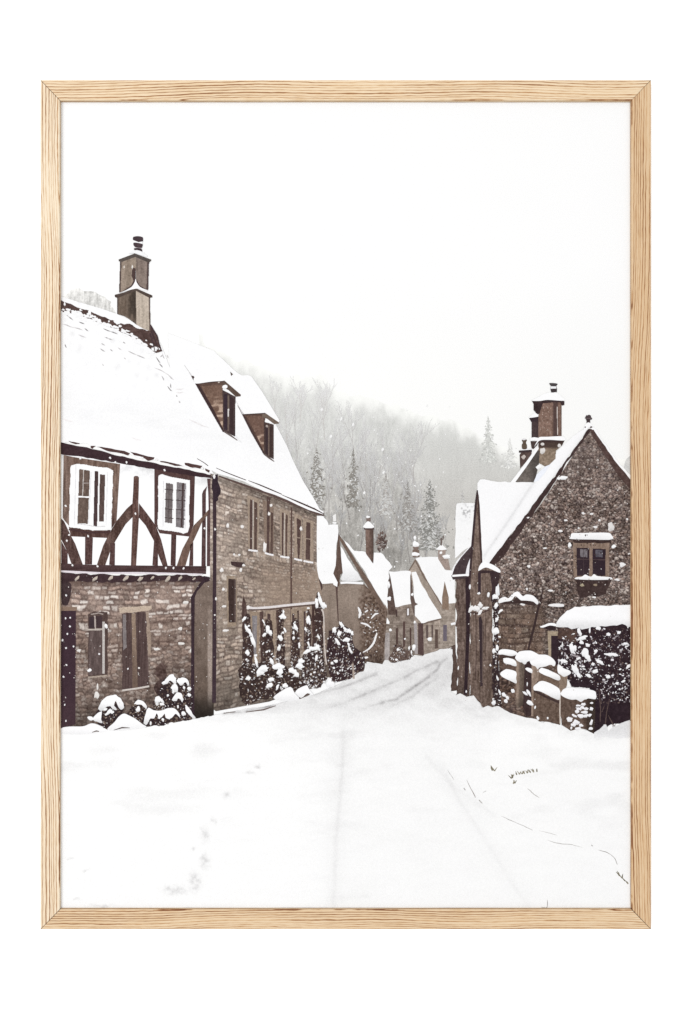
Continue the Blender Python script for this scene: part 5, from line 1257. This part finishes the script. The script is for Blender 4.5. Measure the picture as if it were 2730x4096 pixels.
def rail(a0, a1, b0, b1, vert, flip, seed, tint, label):
    """A mitred bar. Local X runs along it, local Z across it from outer (0) to inner edge; a0..a1 outer ends, b0..b1 inner ends."""
    wdt = abs({0: OT - IT, 1: IL - OL, 2: IB - OB, 3: OR - IR}[seed])
    mid = (a0 + a1) / 2
    r = .0011
    prof = [(0, WALL - .0004), (0, -ZF + r), (r * .3, -ZF + r * .3), (r, -ZF), (wdt - r, -ZF), (wdt - r * .3, -ZF + r * .3), (wdt, -ZF + r), (wdt, WALL - .0004)]
    L_ = a1 - a0
    n = 160
    V, F = [], []
    for (w, y) in prof:
        t = w / wdt
        s0, s1 = -L_ / 2 + t * (b0 - a0) + GAP, L_ / 2 + t * (b1 - a1) - GAP
        for i in range(n + 1): V.append((s0 + (s1 - s0) * i / n, y, -w))
    m = n + 1
    for j in range(len(prof) - 1):
        for i in range(n): F.append((j * m + i, (j + 1) * m + i, (j + 1) * m + i + 1, j * m + i + 1))
    F.append(tuple(j * m for j in range(len(prof)))[::-1]); F.append(tuple(j * m + n for j in range(len(prof))))
    me = bpy.data.meshes.new('rail'); me.from_pydata(V, [], F)
    a = me.attributes.new('seed', 'FLOAT', 'POINT'); a.data.foreach_set('value', np.full(len(V), seed * 7.3 + 1.7, np.float32))
    a = me.attributes.new('tint', 'FLOAT_COLOR', 'POINT'); a.data.foreach_set('color', np.tile(np.array([*tint, 1], np.float32), len(V)))
    me.materials.append(OAK)
    import bmesh
    bm = bmesh.new(); bm.from_mesh(me); bmesh.ops.recalc_face_normals(bm, faces=bm.faces); bm.to_mesh(me); bm.free()
    o = bpy.data.objects.new('rail', me); COL.objects.link(o); o.parent = frame
    if label: o['label'] = label
    return o
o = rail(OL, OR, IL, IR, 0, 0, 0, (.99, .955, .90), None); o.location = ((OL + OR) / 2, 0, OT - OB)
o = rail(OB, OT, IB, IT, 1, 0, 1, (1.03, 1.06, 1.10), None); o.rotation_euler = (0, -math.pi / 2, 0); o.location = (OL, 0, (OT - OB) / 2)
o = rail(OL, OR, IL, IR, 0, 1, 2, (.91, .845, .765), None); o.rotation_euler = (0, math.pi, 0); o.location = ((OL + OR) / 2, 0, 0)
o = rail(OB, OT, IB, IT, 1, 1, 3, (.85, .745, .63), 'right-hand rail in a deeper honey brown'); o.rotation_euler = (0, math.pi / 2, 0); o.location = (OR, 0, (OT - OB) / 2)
# dark glue line in the mitres: a thin backing that shows through the hairline gaps
gm = bpy.data.materials.new('dark_glue'); gm.use_nodes = True; gb = gm.node_tree.nodes['Principled BSDF']; gb.inputs['Roughness'].default_value = .8
gn = gm.node_tree.nodes.new('ShaderNodeTexNoise'); gn.inputs['Scale'].default_value = 300
gr = gm.node_tree.nodes.new('ShaderNodeValToRGB'); gr.color_ramp.elements[0].color = (.03, .018, .012, 1); gr.color_ramp.elements[1].color = (.07, .045, .03, 1)
gm.node_tree.links.new(gn.outputs['Fac'], gr.inputs[0]); gm.node_tree.links.new(gr.outputs[0], gb.inputs['Base Color'])
for (xa, za, xb, zb) in ((OL, OT, IL, IT), (OR, OT, IR, IT), (OL, OB, IL, IB), (OR, OB, IR, IB)):
    d = Vector((xb - xa, 0, zb - za)); n_ = Vector((-d.z, 0, d.x)).normalized() * .0005
    p0, p1 = Vector((xa, 0, za)) + d * .02, Vector((xb, 0, zb)) - d * .01
    V = [(q + s * n_ + Vector((0, y, 0))) for y in (-ZF + .0004, 0) for q, s in ((p0, 1), (p0, -1), (p1, -1), (p1, 1))]
    me = bpy.data.meshes.new('mitre_joint'); me.from_pydata([(v.x, v.y, v.z - OB) for v in V], [], [(0, 1, 2, 3), (7, 6, 5, 4), (0, 4, 5, 1), (1, 5, 6, 2), (2, 6, 7, 3), (3, 7, 4, 0)])
    me.materials.append(gm)
    o = bpy.data.objects.new('mitre_joint', me); COL.objects.link(o); o.parent = frame

# ================================================================== THE WALL
wm = bpy.data.materials.new('white_wall_paint'); wm.use_nodes = True
N = wm.node_tree.nodes; L = wm.node_tree.links; b = N['Principled BSDF']; b.inputs['Roughness'].default_value = .9; b.inputs['Specular IOR Level'].default_value = .05
n1 = N.new('ShaderNodeTexNoise'); n1.inputs['Scale'].default_value = 6; n1.inputs['Detail'].default_value = 4
r1_ = N.new('ShaderNodeValToRGB'); r1_.color_ramp.elements[0].color = (.94, .94, .94, 1); r1_.color_ramp.elements[1].color = (.965, .965, .965, 1)
L.new(n1.outputs['Fac'], r1_.inputs[0]); L.new(r1_.outputs[0], b.inputs['Base Color'])
me = bpy.data.meshes.new('wall')
X0, X1, Z0, Z1 = -8, 8, -6, 6
V = [(x, y, z) for y in (WALL, WALL + .1) for x, z in ((X0, Z0), (X1, Z0), (X1, Z1), (X0, Z1))]
me.from_pydata(V, [], [(0, 1, 2, 3), (7, 6, 5, 4), (0, 4, 5, 1), (1, 5, 6, 2), (2, 6, 7, 3), (3, 7, 4, 0)])
me.materials.append(wm)
wall = bpy.data.objects.new('wall', me); COL.objects.link(wall); wall['kind'] = 'structure'

# ================================================================== light, camera
w = bpy.data.worlds.new('World'); sc.world = w; w.use_nodes = True
bg = w.node_tree.nodes['Background']; bg.inputs[0].default_value = (1, 1, 1, 1); bg.inputs[1].default_value = .80
def softbox(loc, size, power, aim=(0, 0, 0)):
    l = bpy.data.lights.new('softbox', 'AREA'); l.shape = 'RECTANGLE'; l.size, l.size_y = size; l.energy = power; l.color = (1, .998, .99)
    o = bpy.data.objects.new('softbox', l); COL.objects.link(o); o.location = loc
    o.rotation_euler = (Vector(aim) - Vector(loc)).to_track_quat('-Z', 'Y').to_euler()
softbox((-2.9, -3.8, 0.7), (2.2, 2.2), 120)
softbox((0.5, -4.7, -0.2), (5.0, 4.0), 95)
cam = bpy.data.cameras.new('camera'); co = bpy.data.objects.new('camera', cam); COL.objects.link(co)
co.location = (0, -D, 0); co.rotation_euler = (math.pi / 2, 0, 0)
cam.sensor_fit = 'VERTICAL'; cam.sensor_height = 24
cam.lens = 24 * D / (4096 * S)
cam.clip_start = .01; cam.clip_end = 60
sc.camera = co
sc.cycles.use_denoising = False
sc.view_settings.view_transform = 'Standard'; sc.view_settings.look = 'None'; sc.view_settings.exposure = 0; sc.view_settings.gamma = 1
sc.view_settings.use_curve_mapping = False
print('ink layers', layer, 'mm', TOPZ * 1000, 'objects', len(sc.objects))
